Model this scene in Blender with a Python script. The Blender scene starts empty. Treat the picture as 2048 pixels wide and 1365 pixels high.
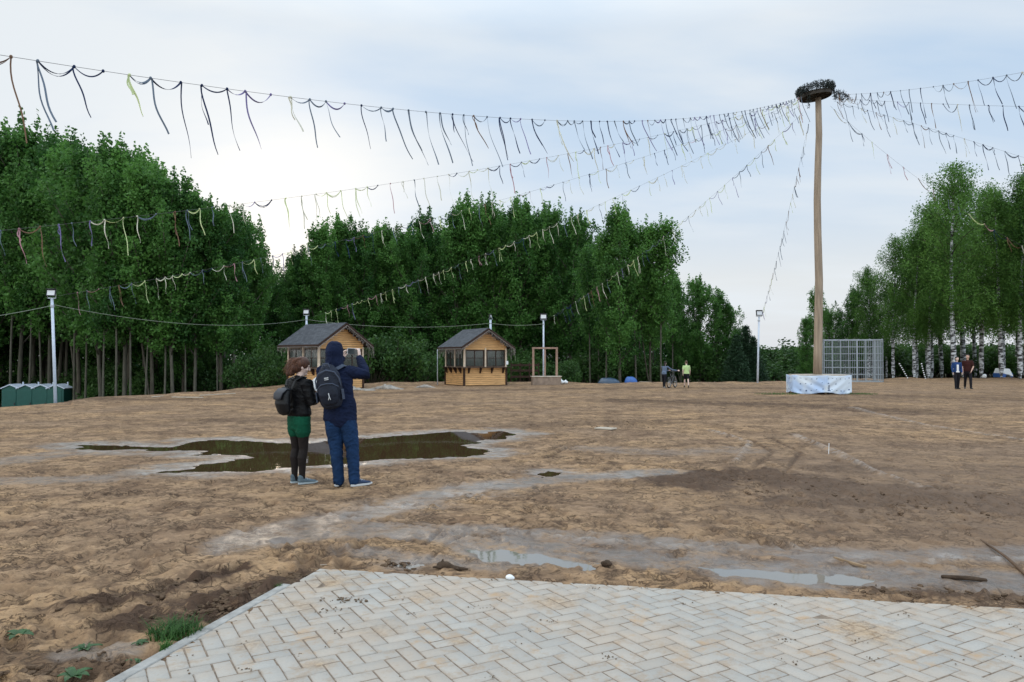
import bpy, bmesh, math, random
import numpy as np
from mathutils import Vector, Matrix, Euler
R = math.radians
SC = bpy.context.scene
COL = SC.collection
random.seed(7)
RNG = np.random.default_rng(11)

# ------------------------------------------------------------------ camera, sky, sun, exposure
F, CX, CY, H = 1500.0, 1024.0, 682.5, 1.6
PITCH = math.atan(34.5 / 1500.0)
cam_d = bpy.data.cameras.new('camera'); cam = bpy.data.objects.new('camera', cam_d); COL.objects.link(cam)
cam.location = (0, 0, H); cam.rotation_euler = (math.pi / 2 + PITCH, 0, 0)
cam_d.sensor_width = 36; cam_d.lens = F / 2048 * 36; cam_d.clip_start = 0.05; cam_d.clip_end = 3000
SC.camera = cam
SUN_AZ, SUN_EL = R(-17), R(9)
sun_d = bpy.data.lights.new('sun', 'SUN'); sun = bpy.data.objects.new('sun', sun_d); COL.objects.link(sun)
sun_d.energy = 0.6; sun_d.angle = R(12); sun_d.color = (1, .82, .62)
sdir = Vector((math.sin(SUN_AZ) * math.cos(SUN_EL), math.cos(SUN_AZ) * math.cos(SUN_EL), math.sin(SUN_EL)))
sun.rotation_euler = sdir.to_track_quat('Z', 'Y').to_euler(); sun.location = sdir * 100
SC.view_settings.view_transform = 'Standard'; SC.view_settings.look = 'None'
SC.view_settings.gamma = 1; SC.view_settings.exposure = 0.38

W = bpy.data.worlds.new('World'); SC.world = W; W.use_nodes = True
nt = W.node_tree; N = nt.nodes; L = nt.links
def wn(t, **k):
    n = N.new(t)
    for a, b in k.items(): setattr(n, a, b)
    return n
def wmath(op, a, b=None, clamp=False):
    n = wn('ShaderNodeMath', operation=op, use_clamp=clamp)
    for i, v in enumerate((a, b)):
        if v is None: continue
        if isinstance(v, (int, float)): n.inputs[i].default_value = v
        else: L.new(v, n.inputs[i])
    return n.outputs[0]
def wmix(f, a, b, bt='MIX'):
    n = wn('ShaderNodeMix', data_type='RGBA', blend_type=bt)
    for i, v in ((0, f), (6, a), (7, b)):
        if isinstance(v, (int, float)): n.inputs[i].default_value = v
        elif isinstance(v, tuple): n.inputs[i].default_value = v
        else: L.new(v, n.inputs[i])
    return n.outputs[2]
def wramp(v, stops):
    n = wn('ShaderNodeValToRGB'); L.new(v, n.inputs[0]); e = n.color_ramp.elements
    while len(e) < len(stops): e.new(0.5)
    for i, (p, c) in enumerate(stops): e[i].position = p; e[i].color = c if isinstance(c, tuple) else (c, c, c, 1)
    return n.outputs[0]
bg = N['Background']; bg.inputs[1].default_value = 0.1
sky = wn('ShaderNodeTexSky', sky_type='NISHITA'); sky.sun_disc = False; sky.sun_elevation = SUN_EL; sky.sun_rotation = SUN_AZ
tc = wn('ShaderNodeTexCoord'); sep = wn('ShaderNodeSeparateXYZ'); L.new(tc.outputs['Generated'], sep.inputs[0])
zup = wmath('MAXIMUM', sep.outputs[2], 0.0)
den = wmath('ADD', zup, 0.16)
cmb = wn('ShaderNodeCombineXYZ'); L.new(wmath('DIVIDE', sep.outputs[0], den), cmb.inputs[0]); L.new(wmath('DIVIDE', sep.outputs[1], den), cmb.inputs[1])
mp = wn('ShaderNodeMapping'); mp.inputs['Rotation'].default_value = (0, 0, R(-28)); mp.inputs['Scale'].default_value = (0.55, 1.25, 1); mp.inputs['Location'].default_value = (1.3, 0.55, 0)
L.new(cmb.outputs[0], mp.inputs[0])
n1 = wn('ShaderNodeTexNoise'); n1.inputs['Scale'].default_value = 0.85; n1.inputs['Detail'].default_value = 6; n1.inputs['Roughness'].default_value = 0.5; n1.inputs['Distortion'].default_value = 0.4; L.new(mp.outputs[0], n1.inputs[0])
n2 = wn('ShaderNodeTexNoise'); n2.inputs['Scale'].default_value = 3.2; n2.inputs['Detail'].default_value = 5; L.new(mp.outputs[0], n2.inputs[0])
cl = wmath('ADD', wmath('MULTIPLY', n1.outputs[0], 0.8), wmath('MULTIPLY', n2.outputs[0], 0.2))
# more cloud to the left (towards the low sun), thinner to the right
side = wmath('MULTIPLY', sep.outputs[0], -0.16)
cl = wmath('ADD', cl, side)
cf = wramp(cl, [(0.40, 0.0), (0.60, 1.0)])
thin = wmix(0.94, sky.outputs[0], (3.9, 5.1, 6.6, 1))            # high thin veil over the blue
lowband = wramp(zup, [(0.0, (5.7, 5.9, 6.2, 1)), (0.10, (6.5, 6.55, 6.4, 1)), (0.22, (5.3, 6.1, 7.0, 1)), (0.6, (4.4, 5.7, 7.3, 1))])
base = wmix(wramp(zup, [(0.03, 0.95), (0.20, 0.55), (0.36, 0.15)]), thin, lowband)
cloud = wmix(cf, base, (6.2, 6.6, 6.95, 1))
dt = wn('ShaderNodeVectorMath', operation='DOT_PRODUCT'); L.new(tc.outputs['Generated'], dt.inputs[0]); dt.inputs[1].default_value = sdir
glow = wmath('POWER', wmath('MAXIMUM', dt.outputs['Value'], 0.0), 14.0)
glow2 = wmath('POWER', wmath('MAXIMUM', dt.outputs['Value'], 0.0), 90.0)
c = wmix(1.0, cloud, wmix(glow, (0, 0, 0, 1), (.15, .12, .07, 1)), 'ADD')
c = wmix(1.0, c, wmix(glow2, (0, 0, 0, 1), (2.6, 1.9, 1.1, 1)), 'ADD')
# sky out of view, overhead and behind the viewer, boosted to light the ground
up_ = wramp(zup, [(0.40, 0.0), (0.72, 1.0)]); bk_ = wramp(wmath('MULTIPLY_ADD', sep.outputs[1], -1.0), [(0.1, 0.0), (0.7, 0.8)])
c = wmix(1.0, c, wmix(wmath('MAXIMUM', up_, bk_), (1, 1, 1, 1), (2.5, 2.42, 2.25, 1)), 'MULTIPLY')
L.new(c, bg.inputs[0])

# ------------------------------------------------------------------ helpers
def ray(px, py):
    x, y, z = (px - CX) / F, 1.0, -(py - CY) / F
    return Vector((x, y * math.cos(PITCH) - z * math.sin(PITCH), y * math.sin(PITCH) + z * math.cos(PITCH)))
def gp(px, py, z=0.0):
    d = ray(px, py); t = (z - H) / d.z
    return Vector((d.x * t, d.y * t, z))
def at(px, py, Y):
    d = ray(px, py); t = Y / d.y
    return Vector((d.x * t, Y, H + d.z * t))

def _hash(ix, iy, s):
    h = (ix.astype(np.int64) * 374761393 + iy.astype(np.int64) * 668265263 + s * 974634773) & 0xFFFFFFFF
    h = ((h ^ (h >> 13)) * 1274126177) & 0xFFFFFFFF
    return ((h ^ (h >> 16)) & 0xFFFF) / 65536.0 * 2 * np.pi
def perlin(x, y, s=0):
    x = np.asarray(x, float); y = np.asarray(y, float)
    ix = np.floor(x); iy = np.floor(y); fx = x - ix; fy = y - iy
    u = fx * fx * fx * (fx * (fx * 6 - 15) + 10); v = fy * fy * fy * (fy * (fy * 6 - 15) + 10)
    def g(dx, dy):
        a = _hash(ix + dx, iy + dy, s)
        return np.cos(a) * (fx - dx) + np.sin(a) * (fy - dy)
    return (g(0, 0) * (1 - u) + g(1, 0) * u) * (1 - v) + (g(0, 1) * (1 - u) + g(1, 1) * u) * v
def fbm(x, y, f, o=4, s=0, p=.5):
    r = 0; a = 1
    for i in range(o):
        r = r + a * perlin(x * f, y * f, s + i); f *= 2.03; a *= p
    return r
def sst(a, b, x):
    t = np.clip((x - a) / (b - a), 0, 1); return t * t * (3 - 2 * t)

# materials ---------------------------------------------------------
def nodes(m):
    m.use_nodes = True; t = m.node_tree; return t, t.nodes, t.links, t.nodes['Principled BSDF']
def M(name, col, rough=.8, spec=.3, var=.18, scale=6., bump=0., bscale=40., metal=0., stretch=None, trans=0., bdist=.01):
    m = bpy.data.materials.new(name); t, n, l, b = nodes(m)
    b.inputs['Roughness'].default_value = rough; b.inputs['Specular IOR Level'].default_value = spec; b.inputs['Metallic'].default_value = metal
    tc = n.new('ShaderNodeTexCoord'); src = tc.outputs['Object']
    if stretch:
        mp = n.new('ShaderNodeMapping'); mp.inputs['Scale'].default_value = stretch; l.new(src, mp.inputs[0]); src = mp.outputs[0]
    nz = n.new('ShaderNodeTexNoise'); nz.inputs['Scale'].default_value = scale; nz.inputs['Detail'].default_value = 5; l.new(src, nz.inputs[0])
    rp = n.new('ShaderNodeValToRGB'); l.new(nz.outputs[0], rp.inputs[0])
    e = rp.color_ramp.elements; e[0].position = .3; e[1].position = .7
    e[0].color = tuple(c * (1 - var) for c in col) + (1,); e[1].color = tuple(min(1, c * (1 + var)) for c in col) + (1,)
    l.new(rp.outputs[0], b.inputs['Base Color'])
    if bump:
        n3 = n.new('ShaderNodeTexNoise'); n3.inputs['Scale'].default_value = bscale; n3.inputs['Detail'].default_value = 4; l.new(src, n3.inputs[0])
        bp = n.new('ShaderNodeBump'); bp.inputs['Strength'].default_value = bump; bp.inputs['Distance'].default_value = bdist; l.new(n3.outputs[0], bp.inputs['Height']); l.new(bp.outputs[0], b.inputs['Normal'])
    if trans:
        tr = n.new('ShaderNodeBsdfTranslucent'); l.new(rp.outputs[0], tr.inputs[0])
        mx = n.new('ShaderNodeMixShader'); mx.inputs[0].default_value = trans
        l.new(b.outputs[0], mx.inputs[1]); l.new(tr.outputs[0], mx.inputs[2]); l.new(mx.outputs[0], n['Material Output'].inputs[0])
    return m
def leafmat(name, dark, light, trans=.35):
    m = bpy.data.materials.new(name); t, n, l, b = nodes(m)
    at_ = n.new('ShaderNodeAttribute'); at_.attribute_name = 'tint'
    oi = n.new('ShaderNodeObjectInfo')
    ad = n.new('ShaderNodeMath'); ad.operation = 'MULTIPLY_ADD'; l.new(oi.outputs['Random'], ad.inputs[0]); ad.inputs[1].default_value = .45; l.new(at_.outputs['Fac'], ad.inputs[2])
    rp = n.new('ShaderNodeValToRGB'); l.new(ad.outputs[0], rp.inputs[0]); e = rp.color_ramp.elements
    e[0].position = .1; e[1].position = 1.3 if False else 1.0; e[0].color = dark + (1,); e[1].color = light + (1,)
    l.new(rp.outputs[0], b.inputs['Base Color']); b.inputs['Roughness'].default_value = .55; b.inputs['Specular IOR Level'].default_value = .25
    tr = n.new('ShaderNodeBsdfTranslucent'); l.new(rp.outputs[0], tr.inputs[0])
    mx = n.new('ShaderNodeMixShader'); mx.inputs[0].default_value = trans
    l.new(b.outputs[0], mx.inputs[1]); l.new(tr.outputs[0], mx.inputs[2]); l.new(mx.outputs[0], n['Material Output'].inputs[0])
    return m

# objects -----------------------------------------------------------
def tag(o, label=None, cat=None, group=None, kind=None):
    if label: o['label'] = label
    if cat: o['category'] = cat
    if group: o['group'] = group
    if kind: o['kind'] = kind
    return o
def empty(name, loc=(0, 0, 0), rz=0, label=None, cat=None, group=None):
    o = bpy.data.objects.new(name, None); COL.objects.link(o); o.location = loc; o.rotation_euler = (0, 0, rz); o.empty_display_size = .2
    return tag(o, label, cat, group)
def link(name, me, m, parent=None):
    o = bpy.data.objects.new(name, me); COL.objects.link(o)
    if m is not None: me.materials.clear(); me.materials.append(m)
    if parent: o.parent = parent
    return o
def copy_tree(o, parent=None):
    c = o.copy(); COL.objects.link(c)
    if parent: c.parent = parent
    for ch in list(o.children): copy_tree(ch, c)
    return c
class MB:
    def __init__(s): s.v = []; s.f = []
    def box(s, c, d, rot=None, taper=1.0):
        c = Vector(c); i0 = len(s.v)
        for z in (-.5, .5):
            k = taper if z > 0 else 1
            for x, y in ((-.5, -.5), (.5, -.5), (.5, .5), (-.5, .5)):
                p = Vector((x * d[0] * k, y * d[1] * k, z * d[2]))
                if rot is not None: p = rot @ p
                s.v.append(c + p)
        for f in ((3, 2, 1, 0), (4, 5, 6, 7), (0, 1, 5, 4), (1, 2, 6, 5), (2, 3, 7, 6), (3, 0, 4, 7)): s.f.append([i0 + i for i in f])
        return s
    def bar(s, a, b, w, h=None):
        a, b = Vector(a), Vector(b); d = b - a; h = h or w
        q = d.to_track_quat('X', 'Z').to_matrix()
        return s.box((a + b) / 2, (d.length, w, h), q)
    def tube(s, pts, seg=10, side=None, caps=True):
        """pts: (point, a, b); closed, rounded ends"""
        P = [(Vector(p[0]), p[1], p[2] if len(p) > 2 else p[1]) for p in pts]
        if caps:
            def ext(p0, p1):
                d = (p0[0] - p1[0]).normalized(); r = min(p0[1], p0[2])
                return [(p0[0] + d * r * .93, p0[1] * .36, p0[2] * .36), (p0[0] + d * r * .6, p0[1] * .8, p0[2] * .8)]
            P = ext(P[0], P[1]) + P + ext(P[-1], P[-2])[::-1]
        n = len(P); T = []
        for i in range(n):
            d = P[min(i + 1, n - 1)][0] - P[max(i - 1, 0)][0]
            T.append(d.normalized() if d.length > 1e-9 else Vector((0, 0, 1)))
        sd = Vector(side) if side is not None else (Vector((1, 0, 0)) if abs(T[0].x) < .8 else Vector((0, 0, 1)))
        i0 = len(s.v)
        for i in range(n):
            sd = (sd - T[i] * sd.dot(T[i]));
            if sd.length < 1e-6: sd = T[i].orthogonal()
            sd.normalize(); up = T[i].cross(sd)
            for k in range(seg):
                an = 2 * math.pi * k / seg
                s.v.append(P[i][0] + sd * (P[i][1] * math.cos(an)) + up * (P[i][2] * math.sin(an)))
        for i in range(n - 1):
            for k in range(seg):
                a = i0 + i * seg + k; b = i0 + i * seg + (k + 1) % seg
                s.f.append([a, b, b + seg, a + seg])
        s.f.append([i0 + k for k in range(seg)][::-1]); s.f.append([i0 + (n - 1) * seg + k for k in range(seg)])
        return s
    def prism(s, poly, z0, z1):
        i0 = len(s.v); n = len(poly)
        for z in (z0, z1):
            for p in poly: s.v.append(Vector((p[0], p[1], z)))
        s.f.append([i0 + i for i in range(n)][::-1]); s.f.append([i0 + n + i for i in range(n)])
        for i in range(n): j = (i + 1) % n; s.f.append([i0 + i, i0 + j, i0 + n + j, i0 + n + i])
        return s
    def poly(s, pts): i0 = len(s.v); s.v += [Vector(p) for p in pts]; s.f.append([i0 + i for i in range(len(pts))]); return s
    def ellips(s, c, r, seg=14, rot=None):
        c = Vector(c); i0 = len(s.v); rg = seg // 2
        for j in range(rg + 1):
            th = math.pi * (j + .001 if j == 0 else (j - .001 if j == rg else j)) / rg
            for k in range(seg):
                ph = 2 * math.pi * k / seg
                p = Vector((r[0] * math.sin(th) * math.cos(ph), r[1] * math.sin(th) * math.sin(ph), r[2] * math.cos(th)))
                s.v.append(c + (rot @ p if rot is not None else p))
        for j in range(rg):
            for k in range(seg):
                a = i0 + j * seg + k; b = i0 + j * seg + (k + 1) % seg
                s.f.append([a, a + seg, b + seg, b])
        s.f.append([i0 + k for k in range(seg)]); s.f.append([i0 + rg * seg + k for k in range(seg)][::-1])
        return s
    def mesh(s, name, smooth=False):
        me = bpy.data.meshes.new(name); me.from_pydata([tuple(v) for v in s.v], [], s.f); me.validate()
        if smooth: me.polygons.foreach_set('use_smooth', [True] * len(me.polygons))
        me.update(); return me
    def build(s, name, m, parent=None, smooth=False, bevel=0):
        o = link(name, s.mesh(name, smooth), m, parent)
        if bevel:
            md = o.modifiers.new('bevel', 'BEVEL'); md.width = bevel; md.segments = 2; md.limit_method = 'ANGLE'
        return o
    def blob(s, name, m, vox, parent=None, smooth=4, fac=.5, wr=0.):
        """one continuous surface grown from overlapping solids"""
        o = link('tmp', s.mesh('tmp'), None)
        md = o.modifiers.new('r', 'REMESH'); md.mode = 'VOXEL'; md.voxel_size = vox
        if smooth: ms = o.modifiers.new('s', 'SMOOTH'); ms.iterations = smooth; ms.factor = fac
        dg = bpy.context.evaluated_depsgraph_get()
        me = bpy.data.meshes.new_from_object(o.evaluated_get(dg)); me.name = name
        old = o.data; bpy.data.objects.remove(o); bpy.data.meshes.remove(old)
        me.polygons.foreach_set('use_smooth', [True] * len(me.polygons))
        if wr:      # cloth creases
            n = len(me.vertices); co = np.empty(n * 3, np.float32); me.vertices.foreach_get('co', co); co = co.reshape(-1, 3); no = np.empty(n * 3, np.float32); me.vertex_normals.foreach_get('vector', no); no = no.reshape(-1, 3)
            a = perlin(co[:, 0] * 9 + co[:, 2] * 7, co[:, 2] * 13 - co[:, 0] * 5 + co[:, 1] * 9, 71); b_ = perlin(co[:, 0] * 17 - co[:, 2] * 11, co[:, 2] * 24 + co[:, 1] * 15, 72)
            d = wr * ((1 - 3 * np.abs(a)) * .7 + .6 * (1 - 3 * np.abs(b_)))
            me.vertices.foreach_set('co', (co + no * d[:, None]).astype(np.float32).ravel()); me.update()
        return link(name, me, m, parent)
def npmesh(name, verts, faces, tint=None, smooth=False):
    """verts (n,3), faces (m,k)"""
    verts = np.asarray(verts, np.float32); faces = np.asarray(faces, np.int32); k = faces.shape[1]
    me = bpy.data.meshes.new(name); me.vertices.add(len(verts)); me.vertices.foreach_set('co', verts.ravel())
    me.loops.add(faces.size); me.loops.foreach_set('vertex_index', faces.ravel())
    me.polygons.add(len(faces)); me.polygons.foreach_set('loop_start', np.arange(0, faces.size, k, dtype=np.int32))
    if tint is not None:
        a = me.attributes.new('tint', 'FLOAT', 'FACE'); a.data.foreach_set('value', np.asarray(tint, np.float32))
    if smooth: me.polygons.foreach_set('use_smooth', np.ones(len(faces), bool))
    me.update(calc_edges=True); me.validate(); return me
def leaves(cs, size, tint, rng, asp=.62, up=.25, droop=0):
    n = len(cs); u = rng.normal(size=(n, 3)); u[:, 2] -= droop; u /= np.linalg.norm(u, axis=1)[:, None]
    w = rng.normal(size=(n, 3)); w[:, 2] *= 1 - up; w -= u * (w * u).sum(1)[:, None]; w /= np.linalg.norm(w, axis=1)[:, None]
    s = (size * rng.uniform(.65, 1.3, n))[:, None]
    v = np.stack([cs - u * s * .5, cs + w * s * asp * .5, cs + u * s * .5, cs - w * s * asp * .5], 1).reshape(-1, 3)
    return v, np.arange(4 * n).reshape(-1, 4), tint

# ------------------------------------------------------------------ terrain
CR_PX = [-1500, 0, 113, 200, 400, 540, 620, 900, 1060, 1200, 1500, 1700, 1800, 2048, 3500]
CR_D = [22, 24.3, 26.8, 30, 34.5, 41, 45, 50, 49, 47, 49, 56, 58, 60, 60]
DR_D = [2.6, 2.6, 2.6, 2.2, 1.1, .9, .9, .8, .8, .8, .8, .5, .4, .4, .4]
def crest(x, y):
    px = CX + F * x / np.maximum(y, 1.)
    return np.interp(px, CR_PX, CR_D), np.interp(px, CR_PX, DR_D)
def gz(x, y):
    x = np.asarray(x, float); y = np.asarray(y, float)
    cd, dd = crest(x, y)
    return -dd * sst(0, 6, y - cd) * (y > 5) + .10 * np.exp(-((y - cd + 1.5) / 1.4) ** 2) * (y > 5) * (cd > 28) * (1 + 1.6 * perlin(x * .45, y * .45, 5))
def gz1(x, y): return float(gz(np.array([x]), np.array([y]))[0])

def W2(pts): return np.array([gp(*p)[:2] for p in pts])
def sdist(x, y, poly):
    """signed distance to polygon, negative inside"""
    d = np.full(x.shape, 1e9); ins = np.zeros(x.shape, bool); n = len(poly)
    for i in range(n):
        ax, ay = poly[i]; bx, by = poly[(i + 1) % n]; ex, ey = bx - ax, by - ay
        t = np.clip(((x - ax) * ex + (y - ay) * ey) / (ex * ex + ey * ey + 1e-12), 0, 1)
        d = np.minimum(d, np.hypot(x - ax - t * ex, y - ay - t * ey))
        c = ((ay > y) != (by > y)) & (x < (bx - ax) * (y - ay) / (by - ay + 1e-12) + ax); ins ^= c
    return np.where(ins, -d, d)
def ldist(x, y, pl):
    d = np.full(x.shape, 1e9)
    for i in range(len(pl) - 1):
        ax, ay = pl[i]; bx, by = pl[i + 1]; ex, ey = bx - ax, by - ay
        t = np.clip(((x - ax) * ex + (y - ay) * ey) / (ex * ex + ey * ey + 1e-12), 0, 1)
        d = np.minimum(d, np.hypot(x - ax - t * ex, y - ay - t * ey))
    return d
P_BIG = W2([(128, 890), (200, 886), (290, 889), (345, 891), (378, 880), (460, 878), (560, 883), (640, 881), (720, 874), (790, 869), (850, 865), (900, 862), (960, 864), (1000, 860), (1050, 868), (1010, 878), (962, 882), (945, 890), (975, 899), (1000, 904), (960, 912), (900, 915), (800, 919), (720, 925), (640, 931), (560, 940), (470, 945), (380, 946), (295, 945), (345, 934), (420, 925), (480, 915), (430, 909), (380, 911), (400, 902), (290, 903), (160, 898)])
P_STRIP = W2([(1400, 1133), (1500, 1136), (1600, 1143), (1690, 1149), (1765, 1158), (1725, 1169), (1640, 1167), (1560, 1160), (1450, 1150)])
P_PALE = W2([(935, 1101), (1000, 1097), (1080, 1105), (1130, 1117), (1212, 1130), (1170, 1138), (1090, 1127), (960, 1122)])
P_TINY = W2([(778, 1127), (815, 1124), (845, 1130), (828, 1137), (790, 1135)])
P_SMALL = W2([(1072, 948), (1096, 941), (1126, 945), (1112, 953), (1085, 954)])
PUDDLES = [(P_BIG, 'dark rain puddle across the sand in front of the two standing people', .055), (P_STRIP, '', .03), (P_PALE, '', .018), (P_TINY, '', .02), (P_SMALL, '', .02)]
WET = [([(1330, 944), (1220, 952), (1100, 958), (960, 975), (860, 992), (760, 1022), (640, 1042), (480, 1080)], .30, 1.0),
       ([(470, 1090), (640, 1062), (800, 1058), (950, 1078), (1100, 1100), (1250, 1115), (1500, 1132), (1800, 1152), (2048, 1165), (2300, 1170)], .30, 1.0),
       ([(900, 1060), (1150, 1075), (1400, 1092), (1600, 1110), (2048, 1112), (2300, 1110)], .26, .85),
       ([(-100, 935), (150, 905), (330, 905)], .5, .7), ([(-100, 965), (200, 958), (330, 940)], .35, .7),
       ([(1180, 898), (1330, 905), (1480, 900)], .5, .45), ([(700, 1100), (850, 1120), (1000, 1135)], .16, .8), ([(130, 1310), (250, 1300)], .1, .8)]
DARK = [([(1380, 965), (1520, 950), (1640, 975), (1800, 985), (2048, 1015), (2300, 1020)], .70, 1.5), ([(1560, 1000), (1700, 1008), (1850, 1000)], .3, 1.2), ([(1850, 1000), (2048, 1030), (2200, 1040)], .35, 1.5), ([(1620, 940), (1750, 935)], .3, .9), ([(1250, 802), (1400, 806), (1600, 812), (1800, 822)], 1.5, .8), ([(1500, 800), (2100, 790)], 2.2, .3),
        ([(160, 1215), (300, 1190), (400, 1165), (480, 1140)], .12, 1.7), ([(430, 1215), (520, 1185), (600, 1160)], .20, 2.2), ([(240, 1240), (360, 1215), (460, 1195)], .12, 1.3), ([(300, 1250), (420, 1222)], .14, .9), ([(-60, 1320), (120, 1330), (220, 1345)], .15, .7),
        ([(1760, 1185), (1850, 1190), (2048, 1200), (2200, 1210)], .10, 1.0), ([(1080, 850), (1300, 845)], .9, .5), ([(0, 806), (500, 797), (900, 782), (1300, 776), (1700, 778)], .9, .7), ([(1700, 790), (2048, 800)], 1.6, .6), ([(380, 842), (700, 838)], .8, .5), ([(1450, 1010), (2048, 1060)], .5, .35)]
GROOVE = [([(1590, 868), (1700, 920), (1870, 985)], .035, -.02), ([(1500, 880), (1545, 905), (1500, 940), (1440, 965)], .03, .03), ([(1540, 876), (1600, 905), (1570, 945)], .03, .03), ([(1090, 905), (1130, 890), (1200, 872)], .03, .04), ([(1230, 800), (1500, 806), (1780, 798)], .08, .03), ([(1100, 775), (1300, 782), (1550, 776)], .10, .03), ([(1000, 830), (1200, 842), (1420, 838)], .06, .03), ([(1700, 815), (1850, 850), (2048, 880)], .06, -.02), ([(150, 1005), (330, 990), (520, 1000)], .03, .02), ([(740, 1012), (900, 1005), (1020, 1012)], .02, .02), ([(960, 1000), (1100, 1003), (1240, 1018)], .02, .025), ([(860, 1120), (900, 1085), (950, 1060)], .02, .03), ([(500, 812), (800, 806), (1000, 812)], .08, .03), ([(300, 800), (520, 795), (760, 786), (1050, 776)], .12, .03), ([(1280, 1040), (1500, 1052), (1800, 1040)], .02, .02), ([(620, 1018), (700, 1032), (850, 1052), (1000, 1080), (1120, 1108), (1210, 1128), (1340, 1140)], .022, .03), ([(1000, 1062), (1160, 1080), (1330, 1092), (1480, 1098)], .03, -.028), ([(1100, 915), (1220, 925), (1400, 942), (1560, 955)], .03, .04), ([(1090, 918), (1140, 893), (1210, 880)], .035, .05),
          ([(790, 1075), (850, 1090), (880, 1062)], .018, .02), ([(170, 1212), (300, 1186), (420, 1158), (480, 1140)], .055, .10), ([(1590, 872), (1680, 905), (1760, 950)], .05, -.03), ([(1420, 860), (1500, 885), (1470, 925)], .05, -.03),
          ([(1660, 1120), (1850, 1125), (2000, 1118), (2300, 1120)], .02, -.02), ([(420, 1150), (560, 1105), (700, 1078)], .03, .03)]
PV_A, PV_B, PV_C = gp(640, 1141), gp(2048, 1222), gp(250, 1365)     # paving: far-left corner, along far edge, along left edge
e1 = (PV_B - PV_A).normalized(); e2 = (PV_C - PV_A).normalized()
PAVE = np.array([PV_A[:2], (PV_A + e1 * 14)[:2], (PV_A + e1 * 14 + e2 * 9)[:2], (PV_A + e2 * 9)[:2]])

OX, OY = 0.0, -2.0
rr = [1.0]
while rr[-1] < 1500:
    r = rr[-1]; k = .02 if r < 4.5 else (.0058 if r < 16 else (.0085 if r < 40 else (.02 if r < 70 else .12))); rr.append(r * (1 + k))
rr = np.array(rr)
aa = np.concatenate([np.linspace(-180, -48, 40, endpoint=False), np.linspace(-48, 48, 980, endpoint=False), np.linspace(48, 180, 40, endpoint=False)])
RRg, AAg = np.meshgrid(rr, np.radians(aa), indexing='ij')
gx = (OX + RRg * np.sin(AAg)); gy = (OY + RRg * np.cos(AAg)); shp = gx.shape
x, y = gx.ravel(), gy.ravel()
near = 1 - sst(40, 75, np.hypot(x, y))
nz = .013 * fbm(x, y, .7, 3, 1) + .007 * fbm(x, y, 2.6, 3, 20) + .008 * np.abs(fbm(x, y, 5.5, 3, 40))
crumb = fbm(x, y, 7.0, 3, 60)
nz += .009 * np.clip(crumb, 0, 1)
bigv = fbm(x, y, .16, 4, 80)
wet = np.zeros_like(x); dark = np.zeros_like(x)
wob = .35 * fbm(x, y, 1.1, 4, 90) + .35 * fbm(x, y, 3.2, 4, 95)
for pl, w, am in WET: d = ldist(x, y, W2(pl)); wet = np.maximum(wet, am * (1 - sst(.45, 1.35, d / w + wob)))
for pl, w, am in DARK: d = ldist(x, y, W2(pl)); dark = np.maximum(dark, am * (1 - sst(.3, 1.4, d / w + 1.6 * wob)))
sheen_silt = np.zeros_like(x); hollow = np.zeros_like(x); calm = np.ones_like(x)
for poly, _, dep in PUDDLES:
    sd = sdist(x, y, poly); big = poly is P_BIG
    sdw = sd + (.34 if big else .05) * fbm(x * (.6 if big else 1), y, 1.9 if big else 6., 5, 120)
    hollow += -dep * (1 - sst(-.42 if big else -.07, .03, sdw))
    sheen_silt = np.maximum(sheen_silt, (1 - sst(.03, .34, sdw + .7 * wob)) * (.5 if big else 0))  # pale shore ring: sky sheen of the wet film put into colour
    calm = np.minimum(calm, (.26 if big else .10) + (.74 if big else .9) * sst(-.02, .9 if big else .25, sdw))
    wet = np.maximum(wet, (1 - sst(.0, .65 if big else .22, sdw + .5 * wob)))
z = gz(x, y) + nz * calm * (1 - .72 * np.clip(wet, 0, 1)) * near * (1 + .9 * dark) + hollow
z += dark * near * .035 * np.clip(fbm(x, y, 4.0, 4, 150) + .15, -.2, 1)
for pl, w, dp in GROOVE:
    d = ldist(x, y, W2(pl)) + .02 * perlin(x * 6, y * 6, 9)
    g = np.exp(-(d / w) ** 2); z -= dp * g; z += .3 * dp * np.exp(-((d - 2 * w) / w) ** 2); gw = np.exp(-(d / np.maximum(w, .0042 * np.hypot(x, y))) ** 2) * (.55 + .9 * np.clip(perlin(x * 2.3, y * 2.3, 33) + .3, 0, .5)); dark = np.maximum(dark, gw if dp > 0 else 0); sheen_silt = np.maximum(sheen_silt, .55 * gw if dp < 0 else 0)
Z = z.reshape(shp); WE = wet.reshape(shp); DK = dark.reshape(shp)
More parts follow.
